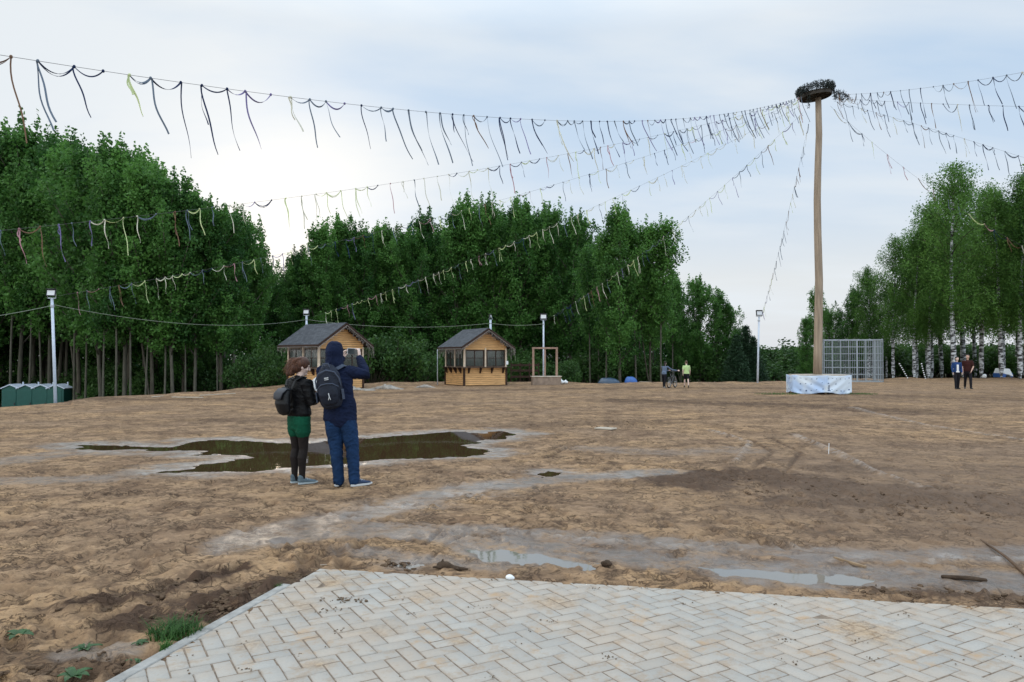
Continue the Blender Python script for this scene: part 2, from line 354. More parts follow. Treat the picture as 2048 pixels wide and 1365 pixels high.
# footprints trodden into the sand
FIX = [gp(*q) for q in ((1352, 1112), (1455, 1094), (1470, 1106), (870, 1010), (810, 1034), (830, 1012), (935, 1008), (960, 998), (1140, 900), (1420, 1070), (570, 1082), (715, 1092), (680, 1100))]
for q_ in range(3400):
    d = 4.2 + 30 * random.random() ** 1.8; a = R(random.uniform(-44, 44))
    cx, cy = d * math.sin(a), d * math.cos(a)
    if q_ < len(FIX): cx, cy = FIX[q_].x, FIX[q_].y
    r0 = math.hypot(cx - OX, cy - OY); a0 = math.degrees(math.atan2(cx - OX, cy - OY))
    i = np.searchsorted(rr, [r0 - .22, r0 + .22]); da = math.degrees(.22 / r0); j = np.searchsorted(aa, [a0 - da, a0 + da])
    s = (slice(i[0], i[1]), slice(j[0], j[1])); th = random.uniform(0, 6.28); c_, s_ = math.cos(th), math.sin(th)
    dx, dy = gx[s] - cx, gy[s] - cy; u, v = dx * c_ + dy * s_, -dx * s_ + dy * c_
    q = (u / .13) ** 2 + (v / .052) ** 2; k = 1.5 if q_ < len(FIX) else random.uniform(.4, 1.1) * (1 - .6 * np.clip(WE[s], 0, 1))
    Z[s] += k * (-.03 * np.exp(-q ** 2) + .010 * np.exp(-((np.sqrt(q) - 1.5) / .35) ** 2))
    DK[s] = np.maximum(DK[s], .55 * np.exp(-q ** 2) * k)
for px, py, am, wd_ in ((930, 988, .8, .35), (800, 1012, .7, .4), (1000, 972, .6, .4), (1240, 950, .8, .35), (720, 1030, .6, .3), (1110, 945, .9, .35), (1600, 1095, .5, .12), (1720, 1112, .5, .14), (1900, 1113, .9, .10), (1990, 1118, .9, .08)):
    q = gp(px, py); sheen_silt = np.maximum(sheen_silt, .6 * am * np.exp(-(((x - q.x) / (wd_ * 1.3)) ** 2 + ((y - q.y) / (wd_ * .9)) ** 2)))  # pale wash patches, the same wet sheen painted in
brown = sst(.0, 5.0, x - .1 * y + 2.5 * bigv) * (1 - sst(9, 17, y)) * .8
# no stray pools: outside each puddle's shore the mud stays above its water level
X_, Y_ = gx, gy; Zf = Z
for poly, _, dep in PUDDLES:
    big = poly is P_BIG; lo = poly.min(0) - .3; hi = poly.max(0) + .3; wz = -.016 if big else (-.012 if dep > .02 else -.009)
    bb = (X_ > lo[0]) & (X_ < hi[0]) & (Y_ > lo[1]) & (Y_ < hi[1]); xs, ys = X_[bb], Y_[bb]; sd = sdist(xs, ys, poly) + (.34 if big else .05) * fbm(xs * (.6 if big else 1), ys, 1.9 if big else 6., 5, 120)
    Zf[bb] = np.where(sd > (.12 if big else .03), np.maximum(Zf[bb], wz + .004), Zf[bb])
# soil is cut away under the paving
sdp = sdist(x, y, PAVE)
z = np.where(sdp < -.05, -.07, np.where(sdp < .10, np.minimum(Z.ravel(), .012 + .02 * np.clip(sdp, 0, 1)), Z.ravel()))
nR, nA = shp
idx = np.arange(nR * nA).reshape(shp); nx = np.roll(idx, -1, axis=1)
fc = np.stack([idx[:-1], idx[1:], nx[1:], nx[:-1]], -1).reshape(-1, 4)[:, ::-1]
verts = np.stack([x, y, z], 1)
# close the middle
c0 = len(verts); verts = np.vstack([verts, [[OX, OY, 0]]])
gme = npmesh('sand_ground', verts, fc, smooth=True)
cd, _ = crest(x, y)
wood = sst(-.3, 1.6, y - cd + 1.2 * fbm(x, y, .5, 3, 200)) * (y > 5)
for nm, arr in (('wet', WE.ravel()), ('dark', DK.ravel()), ('wood', wood), ('sheen_silt', sheen_silt), ('brown', brown)):
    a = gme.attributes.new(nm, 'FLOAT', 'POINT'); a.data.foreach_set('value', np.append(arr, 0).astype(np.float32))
def ground_mat():
    m = bpy.data.materials.new('trodden_sand'); t, n, l, b = nodes(m)
    def A(k): q = n.new('ShaderNodeAttribute'); q.attribute_name = k; return q.outputs['Fac']
    def mix(f, a, c):
        q = n.new('ShaderNodeMix'); q.data_type = 'RGBA'
        for i, v in ((0, f), (6, a), (7, c)):
            if isinstance(v, (float, tuple)): q.inputs[i].default_value = v
            else: l.new(v, q.inputs[i])
        return q.outputs[2]
    def noise(s, d=6, r=.6, dist=0):
        q = n.new('ShaderNodeTexNoise'); q.inputs['Scale'].default_value = s; q.inputs['Detail'].default_value = d; q.inputs['Roughness'].default_value = r; q.inputs['Distortion'].default_value = dist; l.new(tc.outputs['Object'], q.inputs[0]); return q.outputs[0]
    def ramp(v, *st):
        q = n.new('ShaderNodeValToRGB'); l.new(v, q.inputs[0]); e = q.color_ramp.elements
        while len(e) < len(st): e.new(.5)
        for i, (p, c) in enumerate(st): e[i].position = p; e[i].color = c if isinstance(c, tuple) else (c, c, c, 1)
        return q.outputs[0]
    def ma(op, a, c, cl=False):
        q = n.new('ShaderNodeMath'); q.operation = op; q.use_clamp = cl
        for i, v in enumerate((a, c)):
            if isinstance(v, float): q.inputs[i].default_value = v
            else: l.new(v, q.inputs[i])
        return q.outputs[0]
    tc = n.new('ShaderNodeTexCoord')
    c = mix(ramp(noise(.35, 5), (.38, 0.), (.62, 1.)), (.395, .25, .135, 1), (.28, .185, .118, 1))
    c = mix(ramp(noise(.9, 7, .72), (.47, 0.), (.62, .85)), c, (.165, .10, .062, 1))
    c = mix(ramp(noise(2.3, 7, .72), (.46, 0.), (.62, .9)), c, (.165, .105, .066, 1))
    c = mix(ramp(noise(7, 6, .7), (.52, 0.), (.68, .8)), c, (.40, .265, .16, 1))
    c = mix(ramp(noise(11, 5, .7, .6), (.55, 0.), (.66, .85)), c, (.13, .08, .05, 1))       # clods and crumbs, shade of the trampled sand put into colour
    c = mix(ramp(noise(46, 3, .7), (.58, 0.), (.7, .7)), c, (.15, .095, .06, 1))
    def shaded_crack(s, w, ms):
        q = ma('ABSOLUTE', ma('SUBTRACT', noise(s, 4, .6, .8), .5), 0.)
        return ma('MULTIPLY', ramp(q, (0.0, 1.), (w, 0.)), ramp(noise(ms, 4, .6), (.45, 0.), (.56, 1.)))
    ck = ma('MAXIMUM', shaded_crack(3.2, .030, 1.6), shaded_crack(7.5, .04, 3.1)); ck = ma('MAXIMUM', ck, shaded_crack(1.6, .018, .9))
    c = mix(ma('MULTIPLY', ck, .85), c, (.055, .035, .024, 1))                       # shade along trodden edges and cracks, painted into the colour
    dk = ma('MULTIPLY', A('dark'), ramp(noise(3.2, 7, .78), (.36, .35), (.52, 1.)), True)
    c = mix(dk, c, (.075, .046, .031, 1))
    c = mix(ma('MULTIPLY', A('brown'), ramp(noise(1.2, 6, .7), (.3, .4), (.55, 1.)), True), c, (.160, .106, .072, 1))
    we = ma('MULTIPLY', A('wet'), ramp(noise(2.6, 7, .75), (.36, .25), (.55, 1.)), True)
    c = mix(ma('MULTIPLY', we, .92), c, mix(ramp(noise(9, 5), (.4, 0.), (.65, 1.)), (.140, .106, .086, 1), (.088, .064, .050, 1)))
    c = mix(ma('MULTIPLY', A('sheen_silt'), ramp(noise(6, 6, .75), (.42, 0.), (.56, 1.)), True), c, (.37, .335, .31, 1))  # painted sheen of wet mud, and pale ridge lines
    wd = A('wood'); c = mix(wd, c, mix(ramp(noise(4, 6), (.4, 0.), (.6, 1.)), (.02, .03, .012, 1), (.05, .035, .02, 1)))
    l.new(c, b.inputs['Base Color'])
    ro = ma('SUBTRACT', .92, ma('MULTIPLY', ma('MAXIMUM', we, ma('MULTIPLY', A('brown'), .35)), .62)); l.new(ro, b.inputs['Roughness'])
    sp = ma('ADD', .12, ma('MULTIPLY', we, .55)); l.new(sp, b.inputs['Specular IOR Level'])
    bp = n.new('ShaderNodeBump'); bp.inputs['Distance'].default_value = .019
    l.new(ma('SUBTRACT', 1.0, ma('MULTIPLY', we, .65)), bp.inputs['Strength'])
    h = ma('SUBTRACT', ma('ADD', noise(13, 8, .72), ma('MULTIPLY', noise(90, 3, .6), .2)), ma('MULTIPLY', ck, .5)); l.new(h, bp.inputs['Height']); l.new(bp.outputs[0], b.inputs['Normal'])
    return m
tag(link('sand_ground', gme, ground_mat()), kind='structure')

def water_mat(base=(.056, .031, .016, 1), ior=1.33, nm='puddle_water'):
    m = bpy.data.materials.new(nm); t, n, l, b = nodes(m)
    b.inputs['Base Color'].default_value = base; b.inputs['Roughness'].default_value = .02; b.inputs['IOR'].default_value = ior; b.inputs['Specular IOR Level'].default_value = .6
    tc = n.new('ShaderNodeTexCoord'); nz = n.new('ShaderNodeTexNoise'); nz.inputs['Scale'].default_value = 5; l.new(tc.outputs['Object'], nz.inputs[0])
    bp = n.new('ShaderNodeBump'); bp.inputs['Strength'].default_value = .04; bp.inputs['Distance'].default_value = .01; l.new(nz.outputs[0], bp.inputs['Height']); l.new(bp.outputs[0], b.inputs['Normal'])
    return m
WATER = water_mat(); SHALLOW = water_mat((.17, .155, .135, 1), 1.45, 'shallow_water')
for poly, lab, dep in PUDDLES:
    lo = poly.min(0) - .25; hi = poly.max(0) + .25; zz = -.016 if poly is P_BIG else (-.012 if dep > .02 else -.009)
    o = MB().poly([(lo[0], lo[1], zz), (hi[0], lo[1], zz), (hi[0], hi[1], zz), (lo[0], hi[1], zz)]).build('puddle_water', WATER if poly is P_BIG or poly is P_SMALL else SHALLOW); tag(o, kind='structure')

# ------------------------------------------------------------------ herringbone paving
def paving():
    L_, Wd, g = .20, .10, .0022; th = R(30); c, s = math.cos(th), math.sin(th)
    V, Fs, T = [], [], []; rng = random.Random(3); cen = PV_A.to_2d() + (e1 * 5 + e2 * 3).to_2d()
    def block(u, v, du, dv):
        mx, my = cen.x + (u + du / 2) * c - (v + dv / 2) * s, cen.y + (u + du / 2) * s + (v + dv / 2) * c
        q = sdist(np.array([mx]), np.array([my]), PAVE)[0]
        if q > .15 or my < -1.2: return
        dz = rng.gauss(0, .0016); tx, ty = rng.gauss(0, .008), rng.gauss(0, .008); ch = .006; i0 = len(V); tn = rng.random()
        hu, hv = du / 2 - g, dv / 2 - g
        for (k, zz) in ((0, -.05), (0, -ch), (ch, 0)):
            for a, b in ((-1, -1), (1, -1), (1, 1), (-1, 1)):
                uu, vv = a * (hu - k), b * (hv - k); U, Vv = u + du / 2 + uu, v + dv / 2 + vv
                V.append((cen.x + U * c - Vv * s, cen.y + U * s + Vv * c, .012 + zz + dz + uu * tx + vv * ty))
        for r in (0, 4):
            for k in range(4): Fs.append((i0 + r + k, i0 + r + (k + 1) % 4, i0 + r + 4 + (k + 1) % 4, i0 + r + 4 + k)); T.append(tn)
        Fs.append((i0 + 8, i0 + 9, i0 + 10, i0 + 11)); T.append(tn)
    for i in range(-95, 96):
        for j in range(-45, 46):
            # herringbone lattice: one lying and one standing block per cell
            u = i * Wd + j * 2 * Wd ; v = i * Wd - j * 2 * Wd
            block(u, v, L_, Wd); block(u, v + Wd, Wd, L_)
    me = npmesh('paving', np.array(V), np.array(Fs), T)
    bm = bmesh.new(); bm.from_mesh(me)
    for p, e, sgn in ((PV_A, e1, 1), (PV_A, e2, -1)):
        nrm = Vector((-e.y, e.x, 0)) * sgn
        bmesh.ops.bisect_plane(bm, geom=bm.verts[:] + bm.edges[:] + bm.faces[:], plane_co=p, plane_no=nrm, clear_outer=True)
    bm.to_mesh(me); bm.free(); return me
def paving_mat():
    m = bpy.data.materials.new('concrete_pavers'); t, n, l, b = nodes(m)
    tc = n.new('ShaderNodeTexCoord'); a = n.new('ShaderNodeAttribute'); a.attribute_name = 'tint'
    def noise(s, d=5, r=.6):
        q = n.new('ShaderNodeTexNoise'); q.inputs['Scale'].default_value = s; q.inputs['Detail'].default_value = d; q.inputs['Roughness'].default_value = r; l.new(tc.outputs['Object'], q.inputs[0]); return q.outputs[0]
    def ramp(v, a0, a1, p0, p1):
        q = n.new('ShaderNodeValToRGB'); l.new(v, q.inputs[0]); e = q.color_ramp.elements; e[0].position = p0; e[1].position = p1
        e[0].color = a0 if isinstance(a0, tuple) else (a0,) * 3 + (1,); e[1].color = a1 if isinstance(a1, tuple) else (a1,) * 3 + (1,); return q.outputs[0]
    def mix(f, x_, y_):
        q = n.new('ShaderNodeMix'); q.data_type = 'RGBA'; l.new(f, q.inputs[0])
        for i, v in ((6, x_), (7, y_)):
            if isinstance(v, tuple): q.inputs[i].default_value = v
            else: l.new(v, q.inputs[i])
        return q.outputs[2]
    c = ramp(a.outputs['Fac'], (.320, .298, .272, 1), (.375, .352, .322, 1), 0, 1)
    c = mix(ramp(noise(60, 4, .7), 0., .35, .45, .7), c, (.26, .25, .24, 1))
    c = mix(ramp(noise(1.3, 6, .66), 0., .8, .42, .66), c, (.40, .325, .26, 1))
    c = mix(ramp(noise(7, 6, .75), 0., .6, .52, .64), c, (.30, .22, .155, 1))         # sand film
    c = mix(ramp(noise(3.1, 6, .7), 0., .85, .57, .70), c, (.38, .25, .145, 1))
    c = mix(ramp(noise(17, 5, .75), 0., .7, .66, .74), c, (.16, .11, .075, 1))
    for px, py, r_, st in ((1740, 1268, .26, 1.), (1700, 1250, .2, .7), (1110, 1205, .20, .9), (850, 1190, .18, .7), (665, 1165, .28, .9), (640, 1330, .10, .9), (920, 1285, .09, .8), (600, 1215, .22, .6), (500, 1290, .16, .5), (1350, 1300, .14, .4), (1960, 1215, .3, .6), (760, 1260, .2, .5)):
        q = n.new('ShaderNodeVectorMath'); q.operation = 'DISTANCE'; l.new(tc.outputs['Object'], q.inputs[0]); q.inputs[1].default_value = gp(px, py, .01)
        a2 = n.new('ShaderNodeMath'); a2.operation = 'MULTIPLY_ADD'; l.new(noise(9, 6, .75), a2.inputs[0]); a2.inputs[1].default_value = 1.5 * r_; l.new(q.outputs['Value'], a2.inputs[2])
        c = mix(ramp(a2.outputs[0], st, 0., .75 * r_, 1.75 * r_), c, mix(ramp(noise(30, 4, .7), 0., 1., .42, .6), (.40, .29, .19, 1), (.24, .155, .09, 1)))
    l.new(c, b.inputs['Base Color']); b.inputs['Roughness'].default_value = .8; b.inputs['Specular IOR Level'].default_value = .3
    bp = n.new('ShaderNodeBump'); bp.inputs['Strength'].default_value = .35; bp.inputs['Distance'].default_value = .003; l.new(noise(140, 4, .7), bp.inputs['Height']); l.new(bp.outputs[0], b.inputs['Normal'])
    return m
tag(link('paving', paving(), paving_mat()), kind='structure')
jm = M('joint_sand', (.20, .155, .12), .95, .1, .35, 25, .5, 120)
o = MB().poly([(p[0], p[1], .0075) for p in PAVE]).build('paving_bed', jm); tag(o, kind='structure')
nk = Vector((-e2.y, e2.x, 0)); nk = nk if nk.x < 0 else -nk
kb = MB(); q0, q1 = PV_A + e2 * .42, PV_A + e2 * 9
kb.bar(q0 + nk * .035 + Vector((0, 0, -.03)), q1 + nk * .035 + Vector((0, 0, -.03)), .07, .10)
o = kb.build('kerb', M('edging_concrete', (.30, .29, .275), .85, .3, .25, 14, .5, 60), bevel=.008); tag(o, kind='structure')
# ------------------------------------------------------------------ trees
BARK = M('grey_bark', (.075, .067, .052), .9, .1, .4, 5, .6, 30, stretch=(3, 3, .6))
BARK_PALE = M('aspen_bark', (.095, .09, .072), .9, .1, .35, 5, .5, 30, stretch=(3, 3, .6))
def birch_mat():
    m = bpy.data.materials.new('birch_bark'); t, n, l, b = nodes(m)
    tc = n.new('ShaderNodeTexCoord'); mp = n.new('ShaderNodeMapping'); mp.inputs['Scale'].default_value = (3.0, 3.0, 9); l.new(tc.outputs['Object'], mp.inputs[0])
    nz = n.new('ShaderNodeTexNoise'); nz.inputs['Scale'].default_value = 1.0; nz.inputs['Detail'].default_value = 6; nz.inputs['Roughness'].default_value = .65; l.new(mp.outputs[0], nz.inputs[0])
    rp = n.new('ShaderNodeValToRGB'); l.new(nz.outputs[0], rp.inputs[0]); e = rp.color_ramp.elements
    e[0].position = .46; e[0].color = (.025, .024, .026, 1); e[1].position = .54; e[1].color = (.50, .52, .55, 1)
    l.new(rp.outputs[0], b.inputs['Base Color']); b.inputs['Roughness'].default_value = .8; return m
BIRCH = birch_mat()
LEAF = leafmat('broad_leaves', (.020, .075, .016), (.105, .245, .052), .45)
LEAF_B = leafmat('birch_leaves', (.028, .085, .016), (.105, .225, .046), .48)
LEAF_BUSH = leafmat('bush_leaves', (.022, .06, .016), (.065, .14, .032), .36)
NEEDLE = leafmat('spruce_needles', (.010, .030, .014), (.025, .06, .026), .15)

def tree_mesh(seed, Ht=12., R0=2.1, h0=.27, nl=36, lpc=46, kind='broad', lean=.03, fork=False):
    rng = np.random.default_rng(seed); tb = MB(); bt = MB() if kind == 'birch' else tb; ph = rng.uniform(0, 6.28, 2); ld = rng.uniform(0, 6.28)
    def tp(h):
        t = h / Ht
        return np.array([math.cos(ld) * lean * Ht * t ** 1.5 + .18 * math.sin(3.1 * t + ph[0]) * t, math.sin(ld) * lean * Ht * t ** 1.5 + .18 * math.sin(3.7 * t + ph[1]) * t, h])
    r0 = {'broad': .105, 'birch': .15, 'slim': .075}[kind]
    hs = np.linspace(-.3, Ht * .95, 14)
    tb.tube([(tp(h), r0 * (1 - .9 * max(0, h) / Ht) + (.05 if h < .1 else 0)) for h in hs], 8, caps=False)
    if fork:
        a = rng.uniform(0, 6.28); d = np.array([math.cos(a), math.sin(a), 0]) * .5
        tb.tube([(tp(h) + d * ((h - .2) / 3) ** .8, r0 * .6 * (1 - .9 * h / Ht)) for h in np.linspace(.2, Ht * .6, 8)], 6, caps=False)
    C, T = [], []
    def clump(p, rx, rz, n, tn):
        q = rng.normal(size=(n, 3)); q /= np.linalg.norm(q, axis=1)[:, None]; q *= (rng.uniform(0, 1, n) ** .45)[:, None]
        C.append(p + q * [rx, rx, rz]); T.append(np.clip(tn + rng.normal(0, .13, n), 0, 1))
    for i in range(nl):
        t = (i + rng.uniform(0, 1)) / nl; h = Ht * (h0 + (.95 - h0) * t * 1.0)
        prof = (math.sin(math.pi * (t * .84 + .13))) ** .75
        ln = R0 * prof * rng.uniform(.62, 1.22) + .25; a = i * 2.4 + rng.uniform(-.5, .5)
        el = R(rng.uniform(25, 55) + 18 * t); o = tp(h - .25 * ln * math.sin(el)); d = np.array([math.cos(a) * math.cos(el), math.sin(a) * math.cos(el), math.sin(el)])
        pts = []
        for k in range(5):
            s = k / 4; q = o + d * ln * s + np.array([0, 0, (.25 if kind != 'birch' else -.28) * ln * s * s]); pts.append(q)
        br = .05 * (1 - .6 * t) * ln / R0 + .008
        bt.tube([(p, br * (.55 if kind == 'birch' else 1) * (1 - .8 * k / 4)) for k, p in enumerate(pts)], 5, caps=False)
        tn = rng.uniform(.0, .75)
        if kind == 'birch':
            for s in np.linspace(.25, 1, 9):
                p = o + d * ln * s + np.array([0, 0, -.28 * ln * s * s]); nst = 4
                for _ in range(nst):
                    hl = rng.uniform(.35, 1.35) * (1.15 - .35 * t); n = int(lpc * .23 * hl) + 2; u = rng.uniform(0, 1, n)
                    off = rng.normal(0, .22, 3) * [1, 1, .6]; sw = rng.normal(0, .18, 2)
                    q = np.stack([p[0] + off[0] + sw[0] * u, p[1] + off[1] + sw[1] * u, p[2] + off[2] + .15 - hl * u], 1) + rng.normal(0, .075, (n, 3))
                    C.append(q); T.append(np.clip(tn + rng.normal(0, .15, n), 0, 1))
        else:
            for s in np.linspace(.30, 1.0, 6):
                p = o + d * ln * s + np.array([0, 0, .25 * ln * s * s]) + rng.normal(0, .14, 3)
                clump(p, rng.uniform(.32, .62), rng.uniform(.30, .6), int(lpc * rng.uniform(.7, 1.3)), tn + rng.uniform(-.1, .12))
            if t > .45:
                p = o + d * ln + np.array([0, 0, .25 * ln + .45]); clump(p, .15, rng.uniform(.4, .75), int(lpc * .6), tn + .08)
    for _ in range(5 if kind != 'birch' else 4):
        p = tp(Ht * .95) + rng.normal(0, .3, 3) * [1, 1, .9]; clump(p, .2, .6, int(lpc * .8), .5)
    cs = np.concatenate(C); tt = np.concatenate(T)
    lv, lf, lt = leaves(cs, .105 if kind == 'birch' else .160, tt, rng, .6 if kind == 'birch' else .72, droop=.4 if kind == 'birch' else 0)
    return tb.mesh('trunk', True), npmesh('crown', lv, lf, lt), (bt.mesh('branches', True) if kind == 'birch' else None)
def spruce_mesh(seed, Ht=4.):
    rng = np.random.default_rng(seed); tb = MB().tube([((0, 0, -.2), .07), ((0, 0, Ht * .98), .01)], 6, caps=False); C, T, = [], []
    for i in range(46):
        t = i / 46; h = .25 + (Ht - .3) * t; ln = (1 - t) ** .85 * Ht * .27 + .06; 
        for k in range(7):
            a = k * .9 + i * 1.3 + rng.uniform(-.2, .2); n = int(10 + 34 * ln); u = rng.uniform(.05, 1, n)
            q = np.stack([np.cos(a) * ln * u, np.sin(a) * ln * u, h - .22 * ln * u + .12 * ln * u * u], 1) + rng.normal(0, .05, (n, 3)); C.append(q); T.append(np.full(n, rng.uniform(.1, .7)))
    lv, lf, lt = leaves(np.concatenate(C), .13, np.concatenate(T), rng, .3); return tb.mesh('trunk', True), npmesh('crown', lv, lf, lt)
def bush_mesh(seed, rx=1.3, h=1.8, n=26, lpc=110):
    rng = np.random.default_rng(seed); tb = MB(); C, T = [], []
    for i in range(n):
        a = rng.uniform(0, 6.28); r = rx * rng.uniform(0, 1) ** .6; hh = h * (1 - .55 * (r / rx) ** 2) * rng.uniform(.55, 1.05); p = np.array([math.cos(a) * r, math.sin(a) * r, hh])
        tb.tube([((p[0] * .15, p[1] * .15, -.2), .022), ((p[0] * .6, p[1] * .6, hh * .55), .015), (p, .006)], 5, caps=False); tn = rng.uniform(.15, .7)
        for s in (.55, .8, 1.0):
            q = rng.normal(size=(lpc // 3, 3)); q /= np.linalg.norm(q, axis=1)[:, None]; q *= (rng.uniform(0, 1, len(q)) ** .4)[:, None]
            C.append(p * [s ** .5, s ** .5, s] + q * [.34, .34, .30]); T.append(np.clip(tn + rng.normal(0, .14, len(q)), 0, 1))
    lv, lf, lt = leaves(np.concatenate(C), .13, np.concatenate(T), rng, .66); return tb.mesh('stems', True), npmesh('foliage', lv, lf, lt)

KINDS = {}; BR = {}; TWIG = M('dark_twig', (.05, .04, .035), .9, .1, .3, 8)
def proto(key, meshes, tm, lm, tn='trunk', cn='crown'): KINDS[key] = (meshes[0], meshes[1], tm, lm, tn, cn); BR[key] = meshes[2] if len(meshes) > 2 else None; (BR[key].materials.append(TWIG) if BR[key] else 0); meshes[0].materials.append(tm); meshes[1].materials.append(lm)
for i in range(6): proto('broad%d' % i, tree_mesh(100 + i, R0=2.25 + .25 * (i % 3), nl=42, lpc=66, h0=.27 if i < 3 else .15, lean=.02 + .02 * (i % 3), fork=i in (1, 4)), BARK if i % 2 else BARK_PALE, LEAF)
for i in range(3): proto('slim%d' % i, tree_mesh(200 + i, R0=1.35, h0=.40, nl=30, lpc=40, kind='slim', lean=.03), BARK_PALE, LEAF)
for i in range(4): proto('birch%d' % i, tree_mesh(300 + i, R0=2.6, h0=.29, nl=46, lpc=56, kind='birch', lean=.03), BIRCH, LEAF_B)
for i in range(2): proto('spruce%d' % i, spruce_mesh(400 + i), BARK, NEEDLE)
for i in range(4): proto('bush%d' % i, bush_mesh(500 + i), BARK, LEAF_BUSH, 'stems', 'foliage')
BASEH = {'broad': 12., 'slim': 12., 'birch': 12., 'spruce': 4., 'bush': 1.8}
NAMES = {'broad': 'broadleaf_tree', 'slim': 'slender_tree', 'birch': 'birch_tree', 'spruce': 'spruce_tree', 'bush': 'bush'}
def plant(key, px, Y, top=None, h=None, label='', group=None, wid=1.0, rot=None):
    k = key.rstrip('0123456789'); x = (px - CX) / F * Y; zb = gz1(x, Y)
    if h is None: h = at(px, top, Y).z - zb
    s = h / BASEH[k]; tm, cm, m1, m2, tn, cn = KINDS[key]
    o = empty(NAMES[k], (x, Y, zb), random.uniform(0, 6.28) if rot is None else rot, label, 'tree' if k != 'bush' else 'bush', group)
    sx = s * wid if k != 'bush' else s * wid; o.scale = (sx, sx, s)
    a = bpy.data.objects.new(tn, tm); COL.objects.link(a); a.parent = o
    b = bpy.data.objects.new(cn, cm); COL.objects.link(b); b.parent = o
    if BR[key]: q = bpy.data.objects.new('branches', BR[key]); COL.objects.link(q); q.parent = o
    return o
ORD = ['first', 'second', 'third', 'fourth', 'fifth', 'sixth', 'seventh', 'eighth', 'ninth', 'tenth', 'eleventh', 'twelfth', 'thirteenth', 'fourteenth', 'fifteenth', 'sixteenth', 'seventeenth', 'eighteenth', 'nineteenth', 'twentieth']

# left wood: (px, crown top py, distance)
LEFT = [(-95, 270, 57), (-20, 285, 56), (35, 272, 57), (105, 290, 55), (160, 322, 50), (205, 318, 45), (248, 300, 43), (300, 352, 42), (345, 375, 42), (395, 402, 42.5), (440, 425, 43), (472, 440, 45), (500, 492, 47)]
for i, (px, top, Y) in enumerate(LEFT):
    lab = ('tall dark tree at the left edge of the photo, ' if i < 3 else 'leafy tree in the front row of the left wood, ') + ORD[i] + ' from the left'
    plant('broad%d' % (i % 3), px + random.uniform(-6, 6), Y, top + random.uniform(-4, 6), label=lab, group='front-row trees of the left wood', wid=1.0)
MID_DY = 16
r2 = random.Random(21)
for row, (dy, dt) in enumerate(((4.5, 12), (9, 20), (14, 26), (20, 34))):
    for px in range(-150, 492 - row * 10, 50):
        p = px + r2.uniform(-18, 18); Y = np.interp(p, [-150, 110, 210, 500], [58, 57, 46, 47]) + dy + r2.uniform(-1.5, 1.5)
        top = np.interp(p, [a[0] for a in LEFT], [a[1] for a in LEFT]) + dt + r2.uniform(-8, 18)
        plant('broad%d' % r2.randrange(6) if r2.random() < .75 else 'slim%d' % r2.randrange(3), p, Y, top, label='dark broadleaf tree deep inside the left wood, hidden behind the front row', group='trees deep in the left wood', wid=1.05)
for i, px in enumerate((22, 60, 84, 150, 172, 208, 232, 262, 292, 330, 372, 436)):
    Y = float(np.interp(px, [0, 110, 210, 500], [54, 53, 41, 43])); plant('slim%d' % (i % 3), px, Y, float(np.interp(px, [a[0] for a in LEFT], [a[1] for a in LEFT])) + 60 + 20 * (i % 3), label='slim pale trunk edging the left wood, %s slim one from the left' % ORD[i], group='slim trees at the edge of the left wood', wid=.9)
# far trees closing the gap between the two woods
for i, (px, top, Y) in enumerate(((534, 538, 74), (553, 560, 80), (574, 552, 76), (594, 534, 70))):
    plant('broad%d' % i, px, Y, top, label='far tree top in the sunlit gap between the woods, %s from the left' % ORD[i], group='far trees in the gap', wid=1.1)
MID = [(612, 515, 54), (644, 464, 53), (668, 450, 55), (722, 466, 54), (768, 458, 55), (822, 466, 54), (868, 446, 56), (912, 434, 55), (955, 418, 57), (992, 410, 56), (1046, 420, 55), (1095, 428, 56), (1140, 440, 55)]
for i, (px, top, Y) in enumerate(MID):
    lab = 'leafy green tree of the middle wood, %s rightwards from the sunlit gap' % ORD[i]
    plant('broad%d' % (3 + (i * 2 + 1) % 3), px + random.uniform(-6, 6), Y + MID_DY, top + random.uniform(-6, 4), label=lab, group='front-row trees of the middle wood', wid=1.0)
for row, (dy, dt) in enumerate(((5, 14), (10, 22), (16, 30), (23, 34))):
    for px in range(590 + row * 5, 1180, 50):
        p = px + r2.uniform(-18, 18); Y = 57 + MID_DY + dy + r2.uniform(-1.5, 1.5); top = np.interp(p, [a[0] for a in MID], [a[1] for a in MID]) + dt + r2.uniform(-6, 20)
        plant('broad%d' % r2.randrange(6) if r2.random() < .75 else 'slim%d' % r2.randrange(3), p, Y, top, label='dark broadleaf tree deep inside the middle wood, hidden behind the front row', group='trees deep in the middle wood', wid=1.05)
RIDGE = [(1180, 500, 56, 'slim0'), (1212, 470, 54, 'slim1'), (1240, 428, 53, 'broad3'), (1272, 448, 54, 'slim2'), (1300, 462, 55, 'broad1'), (1322, 445, 54, 'slim0'), (1345, 560, 60, 'slim1'), (1362, 572, 62, 'broad4'), (1400, 566, 63, 'broad5'), (1432, 586, 64, 'slim2'), (1455, 612, 64, 'broad0'), (1478, 660, 66, 'broad2')]
for i, (px, top, Y, k) in enumerate(RIDGE):
    lab = ('tall thin-stemmed tree with sky showing through, ' if i < 6 else 'lower green tree ending the middle wood, ') + ORD[i] + ' right of the deep notch'
    plant(k, px, Y, top, label=lab, group='thin-stemmed trees right of the notch', wid=1.0 if i < 6 else 1.15)
for row, (dy, dt) in enumerate(((6, 60), (13, 110))):
    for px in range(1185, 1470, 44):
        p = px + r2.uniform(-15, 15); top = np.interp(p, [a[0] for a in RIDGE], [a[1] for a in RIDGE]) + dt + r2.uniform(-6, 24)
        plant('slim%d' % r2.randrange(3) if r2.random() < .6 else 'broad%d' % r2.randrange(6), p, 58 + dy, top, label='slender tree behind the thin-stemmed trees right of the notch', group='trees behind the thin-stemmed trees', wid=1.1)
